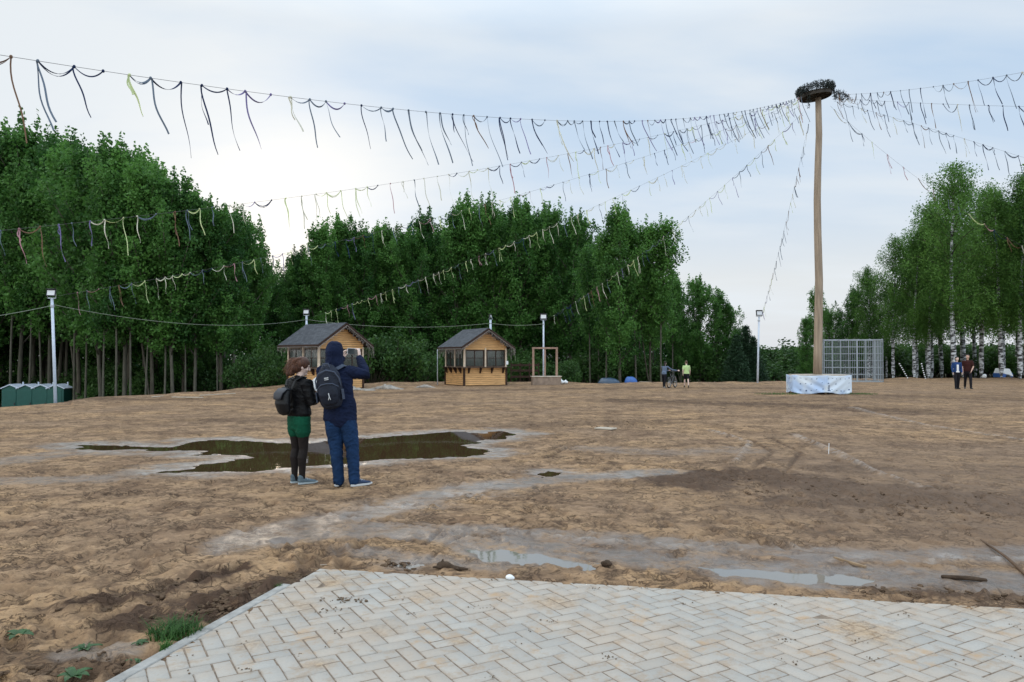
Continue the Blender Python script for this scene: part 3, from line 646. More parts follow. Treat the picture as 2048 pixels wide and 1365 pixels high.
for i, (px, top, Y) in enumerate(((1472, 668, 58), (1492, 650, 60), (1507, 672, 59))):
    plant('spruce%d' % (i % 2), px, Y, top, label='small dark spruce beside the lone floodlight post, %s from the left' % ORD[i], group='small spruces', wid=1.25)
RIGHT = [(1612, 640, 62, 'broad3'), (1632, 578, 63, 'slim1'), (1664, 622, 66, 'broad1'), (1700, 584, 66, 'broad4'), (1736, 528, 64, 'birch0'), (1786, 468, 62, 'birch1'), (1828, 452, 60, 'birch2'), (1856, 402, 60, 'birch3'), (1908, 312, 57, 'birch0'), (1962, 366, 60, 'birch1'), (2002, 372, 58, 'birch2'), (2040, 340, 57, 'birch3'), (2096, 325, 56, 'birch1'), (2150, 300, 58, 'birch0')]
for i, (px, top, Y, k) in enumerate(RIGHT):
    if k[:5] == 'birch': lab = 'white-barked drooping birch, %s tree from the left in the right grove' % ORD[i]
    else: lab = 'green tree behind pole and wire cage, %s from the left in the right grove' % ORD[i]
    if i == 8: lab = 'tallest birch of the right grove, its white trunk bare up to the crown'
    plant(k, px, Y, top, label=lab, group='front trees of the right grove', wid=1.0)
for row, (dy, dt) in enumerate(((5, 25), (12, 60))):
    for px in range(1690 + row * 25, 2160, 62):
        p = px + r2.uniform(-20, 20); top = np.interp(p, [a[0] for a in RIGHT], [a[1] for a in RIGHT]) + dt + r2.uniform(-8, 30)
        plant('birch%d' % r2.randrange(4), p, 63 + dy, top, label='birch standing behind the front trees of the right grove', group='birches behind the front of the right grove', wid=1.1)
# bushes
BU = [(1526, 712, 64, 2.2), (1548, 700, 70, 2.0), (1570, 690, 76, 2.0), (1592, 698, 72, 2.0), (1612, 706, 68, 2.0)]
for i, (px, top, Y, w) in enumerate(BU): plant('bush%d' % (i % 4), px, Y, top, label='low green bush between lone floodlight post and pole, %s from the left' % ORD[i], group='low bushes on the skyline', wid=w / 1.3)
for i, px in enumerate(range(1640, 2110, 36)):
    plant('bush%d' % (i % 4), px + r2.uniform(-8, 8), 78 + r2.uniform(-3, 4), 696 + r2.uniform(-8, 10), label='low bush in the background seen between the birch trunks', group='low bushes behind the birches', wid=1.5)
for i, (px, Y, h) in enumerate(((500, 41.5, 2.2), (530, 43, 2.6), (555, 46, 3.0), (745, 49, 3.3), (790, 50, 3.6), (835, 51, 3.0), (590, 50, 3.2), (1140, 52, 2.2), (700, 50, 3.4))):
    plant('bush%d' % (i % 4), px, Y, h=h, label='green undergrowth bush at the wood edge beside the timber kiosks, one of several', group='undergrowth bushes by the kiosks', wid=.85)
for i in range(56):
    px = -80 + i * 28 + r2.uniform(-15, 15)
    if px > 1480: break
    Y = float(np.interp(px, [-100, 120, 230, 600, 700, 1500], [60, 60, 49, 58, 66, 62])) + r2.uniform(0, 5)
    plant('bush%d' % (i % 4), px, Y, h=r2.uniform(2.0, 3.4), label='shadowy undergrowth bush among the tree trunks inside the wood', group='undergrowth inside the woods', wid=1.1)
# the wood further back, one mass of leaves and stems
def deepwood():
    rng = np.random.default_rng(5); C = []; tb = MB()
    for px in np.arange(-420, 1500, 9.):
        base = float(np.interp(px, [-300, 200, 560, 1500], [76, 70, 104, 104])); Y = base + rng.uniform(0, 10); x_ = (px - CX) / F * Y; zb = gz1(x_, Y)
        topz = at(px, float(np.interp(px, [-300, 300, 480, 545, 590, 650, 1150, 1340, 1480], [400, 430, 520, 640, 600, 540, 560, 660, 715])), Y).z
        n = 1000; q = np.stack([x_ + rng.normal(0, .8, n), Y + rng.normal(0, 1.8, n), zb + (topz - zb) * rng.uniform(0, 1, n) ** 1.5], 1); C.append(q)
        tb.tube([((x_, Y - 2, zb - .2), .11), ((x_ + rng.normal(0, .3), Y - 2, topz), .03)], 5, caps=False)
    cs = np.concatenate(C); v, f, t = leaves(cs, .40, rng.uniform(.0, .35, len(cs)), rng, .7)
    return v, f, t
v, f, t = deepwood()
o = link('far_wood', npmesh('far_wood', v, f, t), LEAF); tag(o, 'dark mass of leaves deep in the woods behind the tree rows', 'woodland', kind='stuff')
rng = np.random.default_rng(15)
n = 9000; pxs = rng.uniform(1480, 2300, n); Ys = rng.uniform(100, 118, n); xs = (pxs - CX) / F * Ys
top = np.interp(pxs, [1480, 1540, 1580, 1620, 1700, 2300], [4.2, 2.6, 3.2, 3.0, 3.5, 3.5])
n2 = 16; cs = np.repeat(np.stack([xs, Ys, top * rng.uniform(0, 1, n) ** .8 - .5], 1), n2, 0) + rng.normal(0, .3, (n * n2, 3))
v, f, t = leaves(cs, .4, np.repeat(rng.uniform(.1, .7, n), n2), rng, .7)
o = link('far_hedge', npmesh('far_hedge', v, f, t), LEAF_BUSH); tag(o, 'low dark green scrub along the far horizon on the right', 'scrub', kind='stuff')
# ------------------------------------------------------------------ maypole with wreath, platform and banner
def pole_mat():
    return M('debarked_log', (.285, .225, .170), .75, .25, .30, 2.2, .5, 14, stretch=(6, 6, .45))
TIN = M('galvanised_steel', (.42, .46, .52), .45, .5, .12, 9, .1, 60, metal=.6)
TIN_L = M('painted_pole_grey', (.50, .56, .66), .5, .4, .10, 6)
DARKMET = M('dark_metal', (.03, .032, .036), .5, .4, .2, 9)
GREEN = M('garland_green', (.014, .024, .018), .8, .1, .35, 9)
PX, PY = at(1636, 748, 34.3).x, 34.3
DECK = .86
POLE_TOP = at(1637, 196, PY).z
mpole = empty('maypole', (PX, PY, DECK), 0, 'tall bare log pole crowned with a dark green wreath, standing on a draped platform', 'maypole')
pts = []
for py_, px_, w in ((748, 1635, 17), (700, 1636, 16.5), (640, 1637, 16), (560, 1638, 15), (470, 1635.5, 14.2), (400, 1634.5, 13.6), (330, 1636, 13), (270, 1638, 12.4), (196, 1636.5, 11.5)):
    p = at(px_, py_, PY); r = w / 2 * PY / F; pts.append((p - Vector((PX, PY, DECK)), r))
pts[0] = (Vector((pts[0][0].x, 0, 0)), pts[0][1])
b = MB().tube(pts, 18, caps=False).build('log', pole_mat(), mpole, True)
topz = POLE_TOP - DECK
wm = M('wheel_wood', (.05, .045, .04), .8, .2, .3, 9)
w = MB(); tilt = Matrix.Rotation(R(-7), 3, 'Y')
def ringpts(r, zz, n=40): return [tilt @ Vector((r * math.cos(2 * math.pi * k / n), r * math.sin(2 * math.pi * k / n), zz)) for k in range(n)]
rg = ringpts(.66, 0)
def disc(mb, r0, r1, z0, z1, n=40):
    i0 = len(mb.v)
    for r, zz in ((r0, z0), (r1, z0), (r1, z1), (r0, z1)): mb.v += ringpts(r, zz, n)
    for a in range(4):
        for k in range(n): mb.f.append([i0 + a * n + k, i0 + a * n + (k + 1) % n, i0 + ((a + 1) % 4) * n + (k + 1) % n, i0 + ((a + 1) % 4) * n + k])
disc(w, .48, .68, -.02, .06); disc(w, .05, .49, .0, .04); disc(w, .66, .71, -.09, .09)
for k in range(8):
    a = k * math.pi / 4; w.bar(tilt @ Vector((.1 * math.cos(a), .1 * math.sin(a), -.035)), tilt @ Vector((.67 * math.cos(a), .67 * math.sin(a), -.035)), .06, .05)
w = w.build('wheel', wm, mpole); w.location = (0, 0, topz + .10)
rng = np.random.default_rng(8)
th = rng.uniform(0, 2 * np.pi, 5200); q = rng.normal(size=(5200, 3)); q /= np.linalg.norm(q, axis=1)[:, None]; q *= (rng.uniform(0, 1, 5200) ** .4)[:, None]
cs = np.stack([.72 * np.cos(th), .72 * np.sin(th), np.zeros(5200)], 1) + q * [.17, .17, .24] + [0, 0, .26]
cs[:, 2] += -.12 * cs[:, 0] * -1
# trailing sprigs left and right
for sx, dx, dz in ((-.72, -.10, -.15), (-.50, .02, -.78), (.72, .10, -.35), (.86, .28, -.45), (1.0, .5, -.40)):
    u = rng.uniform(0, 1, 240)[:, None]; cs = np.vstack([cs, np.array([sx, -.45 if sx < 0 else -.3, .1]) + u * np.array([dx, 0, dz]) + rng.normal(0, .05, (240, 3))])
v, f, t = leaves(cs, .085, rng.uniform(0, .5, len(cs)), rng, .35)
o = link('wreath', npmesh('wreath', v, f, t), leafmat('wreath_fir', (.010, .016, .014), (.035, .045, .045), .1), mpole); o.location = (0, 0, topz + .10)

plat = empty('platform', (PX, PY, 0), R(-9), 'low hexagonal wooden platform carrying the log pole, wrapped in a banner', 'platform')
RA = 1.40
def hexp(r): return [(r * math.cos(R(30 + 60 * k)), r * math.sin(R(30 + 60 * k))) for k in range(6)]
dm = M('deck_boards', (.42, .36, .30), .8, .2, .2, 5, .3, 30, stretch=(1, 8, 8))
d = MB()
for k in range(-9, 10):
    y0, y1 = k * .15 + .004, k * .15 + .146; ym = max(abs(y0), abs(y1)); xr = min(RA * .866, 1.3)
    xx = min(RA * math.cos(R(30)), (RA - ym) * math.sqrt(3)) if ym < RA else 0
    if xx > .05: d.box((0, (y0 + y1) / 2, DECK - .02), (2 * xx, .142, .04))
d.build('deck', dm, plat)
fr = MB()
for p in hexp(RA - .08): fr.box((p[0], p[1], (DECK - .04) / 2 + .0), (.1, .1, DECK - .04))
for k in range(6):
    a, b2 = hexp(RA - .08)[k], hexp(RA - .08)[(k + 1) % 6]; fr.bar((*a, DECK - .10), (*b2, DECK - .10), .05, .1)
fr.build('frame', M('frame_timber', (.10, .075, .05), .85, .1, .3, 6), plat)
# banner: a cloth wrapped round the six sides, sagging at the bottom
bm_ = bpy.data.materials.new('printed_cloth'); t_, n_, l_, b_ = nodes(bm_)
b_.inputs['Roughness'].default_value = .7
tc_ = n_.new('ShaderNodeTexCoord'); nz_ = n_.new('ShaderNodeTexNoise'); nz_.inputs['Scale'].default_value = 1.1; l_.new(tc_.outputs['Object'], nz_.inputs[0])
rp_ = n_.new('ShaderNodeValToRGB'); l_.new(nz_.outputs[0], rp_.inputs[0]); rp_.color_ramp.elements[0].position = .42; rp_.color_ramp.elements[1].position = .58
rp_.color_ramp.elements[0].color = (.40, .53, .76, 1); rp_.color_ramp.elements[1].color = (.60, .67, .76, 1); l_.new(rp_.outputs[0], b_.inputs['Base Color'])
def banpt(s, h):
    """s in sides 0..6, h 0..1 up"""
    k = int(math.floor(s)) % 6; u = s - math.floor(s); A_, B_ = Vector(hexp(RA + .03)[k]), Vector(hexp(RA + .03)[(k + 1) % 6]); p = A_.lerp(B_, u)
    nrm = Vector((B_.y - A_.y, A_.x - B_.x)).normalized(); edge = min(1, 8 * u * (1 - u))
    fold = .035 * edge * (math.sin(9 * (h + (1.1 * u if k % 2 else 1.1 * (1 - u)))) * .6 + .5 * math.sin(17 * (h * .8 + (.9 * u if k % 2 else .9 * (1 - u))))) * (1.15 - h) + .02
    hh = .05 + .05 * math.sin(s * 5.1) * (1 - h) + h * (DECK - .06 - .03 * math.sin(math.pi * u)) 
    return Vector((p.x + nrm.x * fold, p.y + nrm.y * fold, hh)), Vector((nrm.x, nrm.y, 0))
NS, NH = 192, 22
V = [tuple(banpt(6 * i / NS, j / NH)[0]) for i in range(NS) for j in range(NH + 1)]
Fc = [(i * (NH + 1) + j, ((i + 1) % NS) * (NH + 1) + j, ((i + 1) % NS) * (NH + 1) + j + 1, i * (NH + 1) + j + 1) for i in range(NS) for j in range(NH)]
ban = link('banner', npmesh('banner', V, Fc, smooth=True), bm_); ban.location = (PX, PY, 0); ban.rotation_euler = (0, 0, R(-9))
md = ban.modifiers.new('thick', 'SOLIDIFY'); md.thickness = .004; md.offset = -1
tag(ban, 'creased pale blue cloth banner with small dark printed marks, wrapped round the pole platform', 'banner')
r3 = random.Random(4); mk = MB()
for s0 in np.arange(.10, 6, .165):
    for row, h in enumerate((.84, .56, .20)):
        if r3.random() < (.12 if row != 1 else .4): continue
        s = s0 + r3.uniform(-.02, .02); h += r3.uniform(-.02, .02); w_, hh = r3.uniform(.035, .06), r3.uniform(.035, .06); sty = r3.randrange(4)
        def mp_(ds, dh): p, nn = banpt(s + ds, min(.99, max(.01, h + dh))); return p + nn * .004
        def rect(s0_, s1_, h0_, h1_): mk.poly([mp_(s0_, h0_), mp_(s1_, h0_), mp_(s1_, h1_), mp_(s0_, h1_)])
        if sty == 0: rect(-w_ * .3, w_ * .3, -hh * .6, hh * .3)
        elif sty == 1: mk.poly([mp_(w_ * .5 * math.cos(a), hh * .7 * math.sin(a)) for a in np.arange(0, 6.28, .7)])
        elif sty == 2: rect(-w_ * .7, w_ * .7, -hh * .15, hh * .25)
        else: mk.poly([mp_(-w_ * .6, -hh * .5), mp_(w_ * .6, -hh * .1), mp_(w_ * .2, hh * .6)])
        if r3.random() < .6: rect(-w_ * .7, w_ * .5, -hh * 1.15, -hh * .9)
s = 3.55
for (a, b2, c_, d_) in ((-.015, .015, .12, .38), (-.05, .05, .10, .14), (-.03, .02, .38, .42)):
    mk.poly([banpt(4.1 + a, c_)[0] + banpt(4.1, c_)[1] * .006, banpt(4.1 + b2, c_)[0] + banpt(4.1, c_)[1] * .006, banpt(4.1 + b2, d_)[0] + banpt(4.1, d_)[1] * .006, banpt(4.1 + a, d_)[0] + banpt(4.1, d_)[1] * .006])
mk.build('printed_marks', M('navy_print', (.03, .06, .16), .7, .2, .2, 5), ban)

# ------------------------------------------------------------------ ribbon garlands
HUB = at(1637, 196, PY)
RIBM = [M('ribbon_' + n, c, .75, .15, .12, 3, trans=.25) for n, c in (('cream', (.62, .62, .52)), ('lime', (.60, .68, .38)), ('grey_blue', (.15, .19, .25)), ('navy', (.018, .035, .10)), ('brown', (.20, .12, .08)), ('violet', (.20, .17, .36)), ('pink', (.46, .26, .30)))]
CORD = M('garland_cord', (.12, .12, .13), .8, .2)
rr_ = random.Random(12)
def garland(B, obs, label, n, off, span=.42, L0=.80, wind=.22, pal=(5, 5, 5, 3, 2, 2, 1), t0=.012, t1=.985, wid=.024):
    A = HUB + Vector(off); B = Vector(B)
    k = (obs[0] - CX) / F; t = (k * A.y - A.x) / ((B.x - A.x) - k * (B.y - A.y)); q = A.lerp(B, t); zz = at(obs[0], obs[1], q.y).z
    sag = (q.z - zz) / (4 * t * (1 - t))
    def P(t): return A.lerp(B, t) - Vector((0, 0, 4 * sag * t * (1 - t)))
    root = empty('ribbon_garland', A, 0, label, 'garland', 'ribbon garlands strung from the pole')
    Ln = (B - A).length; m = MB(); m.tube([(P(i / 40) - A, .0035) for i in range(41)], 5, caps=False); m.build('cord', CORD, root)
    ts = []; t = t0
    while t < t1: ts.append(t); t += span / Ln * rr_.uniform(.7, 1.25)
    ts = ts[:98]; ax = (B - A).normalized(); wd = Vector((.93, -.3, 0)).normalized()
    for i, t in enumerate(ts):
        p = P(t) - A; mb = MB(); sty = rr_.random(); w = wid * rr_.uniform(.75, 1.25)
        def strip(pts, tw):
            i0 = len(mb.v); a0 = rr_.uniform(0, 3)
            for j, c in enumerate(pts):
                tn = (pts[min(j + 1, len(pts) - 1)] - pts[max(j - 1, 0)]).normalized(); s = ax.cross(tn)
                if s.length < .05: s = tn.orthogonal()
                s.normalize(); u = tn.cross(s); a = a0 + tw * j; d = (s * math.cos(a) + u * math.sin(a)) * w / 2; g = (u * math.cos(a) - s * math.sin(a)) * .002
                for e in (d + g, -d + g, -d - g, d - g): mb.v.append(c + e)
            for j in range(len(pts) - 1):
                for e in range(4): mb.f.append([i0 + 4 * j + e, i0 + 4 * j + (e + 1) % 4, i0 + 4 * j + 4 + (e + 1) % 4, i0 + 4 * j + 4 + e])
            mb.f.append([i0, i0 + 1, i0 + 2, i0 + 3]); mb.f.append([i0 + 4 * len(pts) - 1 - e for e in range(4)])
        def hang(L_, o=Vector()):
            wv = wind * rr_.uniform(.5, 1.4); ph = rr_.uniform(0, 6)
            strip([p + o + Vector((0, 0, -L_ * s)) + wd * (L_ * wv * s ** 1.4) + ax * (.02 * math.sin(ph + 7 * s)) for s in np.linspace(0, 1, 12)], rr_.uniform(.05, .3))
        if sty < .80: hang(L0 * rr_.uniform(.65, 1.3))
        if sty < .22: hang(L0 * rr_.uniform(.3, 1.2), ax * .03)
        if sty > .42 and i + 1 < len(ts):
            q2 = P(ts[i + 1]) - A; dp = rr_.uniform(.18, .34) * min(1.3, (q2 - p).length)
            for e in range(1 if rr_.random() < .7 else 2):
                strip([p.lerp(q2, s) + Vector((0, 0, -4 * dp * (1 + .25 * e) * s * (1 - s))) + wd * (dp * .5 * s * (1 - s)) for s in np.linspace(0, 1, 13)], .12)
        mb.ellips(p, (.022, .022, .026), 8)
        mb.build('ribbon', rr_.choices(RIBM, pal)[0], root)
    return root
SKYP = (1.2, .3, 9, 8, 2, 2, .2)
garland(at(-150, 86, 9.0), (1000, 236), 'longest ribbon garland, sweeping over the left foreground high against the clouds', 60, (-.75, -.2, .0), .44, .92, .34, SKYP, wid=.024)
garland(at(-130, 474, 18), (850, 357), 'ribbon garland second from the top, running out past the left edge', 50, (-.72, .0, -.05), pal=(6, 6, 5, 2, 2, 3, 1))
garland(at(116, 592, 29), (740, 468), 'ribbon garland ending at the leaning left floodlight post', 45, (-.7, .15, -.1), L0=.7)
garland(at(626, 634, 43), (1000, 496), 'pale ribbon garland dropping across the middle wood to the post behind the near kiosk', 40, (-.66, .3, -.25), pal=(7, 7, 2, 1, 1, 1, 1), L0=.7)
garland(at(1094, 640, 47), (1450, 372), 'ribbon garland coming down to the floodlight post behind the timber frame', 35, (-.5, .5, -.5), pal=(6, 6, 4, 2, 1, 1, 1))
garland(at(1523, 632, 47), (1578, 430), 'steep short ribbon garland down to the lone floodlight post left of the pole', 30, (-.2, .6, -.9), .62, .6, pal=(3, 3, 5, 4, 3, 1, 1))
garland((30, 36, 4.6), (1860, 372), 'ribbon garland falling to the right into the tall birches', 35, (.65, .25, -.3), .75, pal=(4, 4, 5, 4, 2, 1, 3))
garland((24, 22, 4.4), (1960, 286), 'ribbon garland sloping gently down to the right edge above the birches', 35, (.74, .1, -.12), pal=SKYP)
garland((16, 11, 5.3), (1930, 210), 'middle one of the three ribbon garlands running to the upper right edge', 35, (.75, -.1, -.05), .8, pal=SKYP)
garland((12, 8, 6.2), (1930, 166), 'uppermost ribbon garland running out at the upper right edge', 35, (.72, -.25, .06), .85, pal=SKYP)

# ------------------------------------------------------------------ floodlight posts and cables
LENS = M('floodlight_lens', (.62, .64, .68), .25, .5, .08, 20)
def post(base, top, label, Y, az, head=.30, r=.055, turn=0):
    b0 = at(base[0], base[1], Y); b0.z = gz1(b0.x, b0.y) if b0.z > -.2 else b0.z
    b0.z = min(b0.z, gz1(b0.x, b0.y)); t0 = at(top[0], top[1], Y) - b0
    root = empty('floodlight_post', b0, 0, label, 'floodlight', 'floodlight posts around the field')
    m = MB().tube([((0, 0, -.2), r), (t0 * .5, r * .9), (t0, r * .82)], 12, caps=False); m.build('pole', TIN_L, root, True)
    h = empty('tmp', (0, 0, 0)); bpy.data.objects.remove(h)
    rot = Matrix.Rotation(az, 3, 'Z') @ Matrix.Rotation(R(-12), 3, 'X')
    c = t0 + Vector((0, -.05, .22)); f = MB()
    f.box(c, (head * 1.35, .07, head * 1.05), rot); f.box(c + rot @ Vector((0, .06, 0)), (head, .05, head * .7), rot)
    f.box(c + rot @ Vector((0, -.05, head * .56)), (head * 1.45, .14, .02), rot)
    fl = f.build('floodlight', DARKMET, root, bevel=.006)
    MB().box(c + rot @ Vector((0, -.038, 0)), (head * 1.08, .012, head * .80), rot).build('lens', LENS, fl)
    bk = MB(); bk.box(t0 + Vector((0, 0, .02)), (head * 1.2, .04, .03), rot); bk.bar(t0 + Vector((-head * .6, 0, .02)), c + rot @ Vector((-head * .7, 0, -.05)), .02); bk.bar(t0 + Vector((head * .6, 0, .02)), c + rot @ Vector((head * .7, 0, -.05)), .02)
    bk.tube([(t0 * .93 + Vector((0, 0, 0)), .075), (t0 * .95, .075)], 10, caps=False)
    bk.build('bracket', TIN, root); return b0 + t0
T1 = post((113, 801), (104, 598), 'leaning grey floodlight post at the left, in front of the green toilet cabins', 29, R(12), .24, .062)
T2 = post((613, 776), (613, 632), 'floodlight post rising behind the roof of the nearer kiosk', 43.6, R(-4), .26, .075)
T3 = post((981, 772), (981, 640), 'floodlight post rising behind the ridge of the farther kiosk, its lamp seen edge on', 48, R(75), .22, .085)
T4 = post((1087, 770), (1087, 641), 'floodlight post standing behind the open timber frame', 47, R(-8), .30, .06)
T5 = post((1515, 768), (1518, 634), 'lone floodlight post against the sky left of the tall pole', 47, R(8), .30, .065)
def cable(a, b, sag, label, r=.011):
    a, b = Vector(a), Vector(b); o = MB().tube([(a.lerp(b, t) - Vector((0, 0, 4 * sag * t * (1 - t))), r) for t in np.linspace(0, 1, 25)], 6, caps=False).build('power_cable', M('cable_sheath', (.22, .25, .20), .7, .2), None, True)
    tag(o, label, 'cable', 'cables between the floodlight posts')
dz = Vector((0, 0, -.22))
cable(at(-260, 660, 22), T1 + dz * 1.2, .12, 'cable running from the left photo edge up to the leaning floodlight post')
cable(T1 + dz, T2 + dz, .55, 'cable sagging from the leaning post past the left wood to the nearer kiosk')
cable(T2 + dz, T3 + dz, .35, 'cable stretched between the two posts behind the kiosks')
cable(T3 + dz, T4 + dz, .12, 'short cable from the farther kiosk post to the post behind the timber frame')

# ------------------------------------------------------------------ timber kiosks
PINE = M('pine_cladding', (.60, .355, .16), .65, .25, .24, 2.5, .25, 18, stretch=(1, 1, 9))
PINE_L = M('pale_batten', (.56, .46, .36), .7, .2, .2, 5)
DARKW = M('dark_stained_wood', (.040, .022, .016), .7, .2, .3, 6)
GLASS = bpy.data.materials.new('window_glass'); t_, n_, l_, b_ = nodes(GLASS)
b_.inputs['Base Color'].default_value = (.075, .09, .085, 1); b_.inputs['Roughness'].default_value = .05; b_.inputs['Specular IOR Level'].default_value = .8  # grey-green base stands in for reflections on the panes
tr_ = n_.new('ShaderNodeBsdfTransparent'); tr_.inputs[0].default_value = (.75, .8, .78, 1); mx_ = n_.new('ShaderNodeMixShader'); mx_.inputs[0].default_value = .5
l_.new(tr_.outputs[0], mx_.inputs[1]); l_.new(b_.outputs[0], mx_.inputs[2]); l_.new(mx_.outputs[0], n_['Material Output'].inputs[0])
def shingle():
    m = bpy.data.materials.new('roof_shingles'); t, n, l, b = nodes(m)
    tc = n.new('ShaderNodeTexCoord'); br = n.new('ShaderNodeTexBrick'); l.new(tc.outputs['UV'], br.inputs[0])
    br.inputs['Scale'].default_value = 1; br.inputs['Brick Width'].default_value = .22; br.inputs['Row Height'].default_value = .13; br.inputs['Mortar Size'].default_value = .008
    br.inputs['Color1'].default_value = (.036, .042, .056, 1); br.inputs['Color2'].default_value = (.085, .095, .115, 1); br.inputs['Mortar'].default_value = (.02, .022, .028, 1)
    nz = n.new('ShaderNodeTexNoise'); nz.inputs['Scale'].default_value = 30; l.new(tc.outputs['Object'], nz.inputs[0])
    mx = n.new('ShaderNodeMix'); mx.data_type = 'RGBA'; mx.blend_type = 'MULTIPLY'; mx.inputs[0].default_value = .5; l.new(br.outputs[0], mx.inputs[6]); l.new(nz.outputs[0], mx.inputs[7]); l.new(mx.outputs[2], b.inputs['Base Color'])
    b.inputs['Roughness'].default_value = .85; return m
SHING = shingle()
CURT = M('pale_curtain', (.46, .48, .47), .9, .1, .25, 2.5)
WHITE = M('white_plastic', (.70, .72, .74), .5, .4, .06, 5)
WIREW = M('light_string', (.30, .27, .25), .6, .3, .2, 30)
def kiosk(loc, rz, w, dpt, label, icelabel, eave=2.27, ridge=3.36, ov=.34):
    root = empty('timber_kiosk', loc, rz, label, 'kiosk', 'timber kiosks')
    hw, hd = w / 2, dpt / 2; zc = 1.06; zt = 2.12
    # cladding boards, one mesh; front at -y
    m = MB(); n = 9; bh = (zc - .06) / n
    for k in range(n):
        zz = .06 + (k + .5) * bh
        for (c, d) in (((0, -hd + .02, zz), (w - .02, .035, bh - .012)), ((0, hd - .02, zz), (w - .02, .035, bh - .012)), ((-hw + .02, 0, zz), (.035, dpt - .09, bh - .012)), ((hw - .02, 0, zz), (.035, dpt - .09, bh - .012))): m.box(c, d)
    wall = m.build('wall', PINE, root, bevel=.006)
    m = MB(); m.box((0, 0, .55), (w - .10, dpt - .10, 1.0)); m.build('wall_core', DARKW, root)
    # gables: boards narrowing to the ridge
    sl = (ridge - eave) / (hw + ov); g = MB(); zz = zt + .12
    gm = MB()
    top = ridge - .10
    while zz < top - .04:
        half = min(hw, (top - (zz + .055)) / sl)
        for sy in (-1, 1): gm.box((0, sy * (hd - .02), zz + .055), (2 * half, .035, .10))
        zz += .112
    for sy in (-1, 1): gm.box((0, sy * (hd - .02), zt + .06), (w, .05, .10))
    gm.build('gable', PINE, root, bevel=.005)
    # posts
    pm = MB()
    for sx in (-1, 1):
        for sy in (-1, 1):
            pb = MB().box((sx * (hw - .01), sy * (hd - .01), zc * .5), (.11, .11, zc)); pb.build('corner_post', DARKW, root, bevel=.008)
            pb = MB().box((sx * (hw - .03), sy * (hd - .03), (zc + zt + .1) / 2 + .03), (.10, .10, zt - zc + .05)); pb.build('window_post', PINE_L, root, bevel=.006)
    for c in ((0, -hd + .03), (0, hd - .03), (-hw + .03, 0), (hw - .03, 0)):
        MB().box((c[0], c[1], (zc + zt + .1) / 2 + .03), (.09, .09, zt - zc + .05)).build('window_post', PINE_L, root, bevel=.006)
    # windows: two per side
    def window(cx, cy, ww, ang, cur):
        rt = Matrix.Rotation(ang, 3, 'Z'); z0, z1 = zc + .07, zt - .0; c = Vector((cx, cy, (z0 + z1) / 2)); f = MB(); hh = z1 - z0
        for s in (-1, 1):
            f.box(c + rt @ Vector((s * (ww / 2 - .03), 0, 0)), (.06, .06, hh), rt); f.box(c + Vector((0, 0, s * (hh / 2 - .03))), (ww - .122, .056, .06), rt)
        f.box(c, (.05, .052, hh - .122), rt); 
        for s in (-1, 1): f.box(c + rt @ Vector((s * (ww / 4 - .0), 0, .02)), (ww / 2 - .115, .046, .035), rt)
        fo = f.build('window', DARKW, root)
        MB().box(c, (ww - .12, .012, hh - .12), rt).build('pane', GLASS, fo)
        if cur: MB().box(c + rt @ Vector((ww * .17, .14, -.14)), (ww * .36, .02, hh * .66), rt).build('curtain', CURT, fo)
    wf = w / 2 - .15; wsd = dpt / 2 - .15
    for s in (-1, 1):
        window(s * w / 4, -hd + .05, wf, 0, True); window(-hw + .05, s * dpt / 4, wsd, R(-90), True); window(hw - .05, s * dpt / 4, wsd, R(90), False)
        window(s * w / 4, hd - .05, wf, R(180), False)
    # counter shelf with brackets
    cm = MB(); cm.box((0, -hd - .12, zc + .045), (w + .62, .36, .035)); cm.box((-hw - .12, .09, zc + .045), (.36, dpt - .1, .035)); cm.box((hw + .12, .09, zc + .045), (.36, dpt - .1, .035))
    cn = cm.build('counter', DARKW, root, bevel=.005)
    em = MB(); em.box((0, -hd - .01, zc + .03), (w + .02, .05, .075)); em.box((-hw - .01, .05, zc + .03), (.05, dpt - .05, .075)); em.build('sill', PINE_L, root)
    def bracket(x, y, dx, dy):
        k = MB(); k.v += [Vector((x - dy * .035, y + dx * .035, zc + .02)), Vector((x - dy * .035 + dx * .26, y + dx * .035 + dy * .26, zc + .02)), Vector((x - dy * .035 + dx * .05, y + dx * .035 + dy * .05, zc - .30)), Vector((x - dy * .035, y + dx * .035, zc - .30))]
        k.v += [v_ + Vector((dy * .07, -dx * .07, 0)) for v_ in k.v[:4]]
        k.f = [[0, 1, 2, 3], [7, 6, 5, 4], [0, 4, 5, 1], [1, 5, 6, 2], [2, 6, 7, 3], [3, 7, 4, 0]]; k.build('bracket', DARKW, root)
    for i in range(4): bracket(-w * .40 + i * w * .27, -hd - .002, 0, -1)
    for i in range(4): bracket(-hw - .002, -dpt * .36 + i * dpt * .25, -1, 0)
    # roof
    rm = bmesh.new(); uvl = rm.loops.layers.uv.new('UVMap'); yl = hd + .42; sw = math.hypot(hw + ov, ridge - eave)
    for sx in (-1, 1):
        nn = Vector((sx * (ridge - eave), 0, hw + ov)).normalized(); 
        c4 = [Vector((0, -yl, ridge)), Vector((sx * (hw + ov), -yl, eave)), Vector((sx * (hw + ov), yl, eave)), Vector((0, yl, ridge))]
        tp = [rm.verts.new(p + nn * .03 + (Vector((0, 0, .012)) if abs(p.x) < .01 else Vector())) for p in c4]; bt = [rm.verts.new(p - nn * .035) for p in c4]
        fs = [rm.faces.new(tp), rm.faces.new(bt[::-1])] + [rm.faces.new((tp[i], bt[i], bt[(i + 1) % 4], tp[(i + 1) % 4])) for i in range(4)]
        for f_ in fs:
            for lp in f_.loops: lp[uvl].uv = (lp.vert.co.y, abs(lp.vert.co.x) / (hw + ov) * sw)
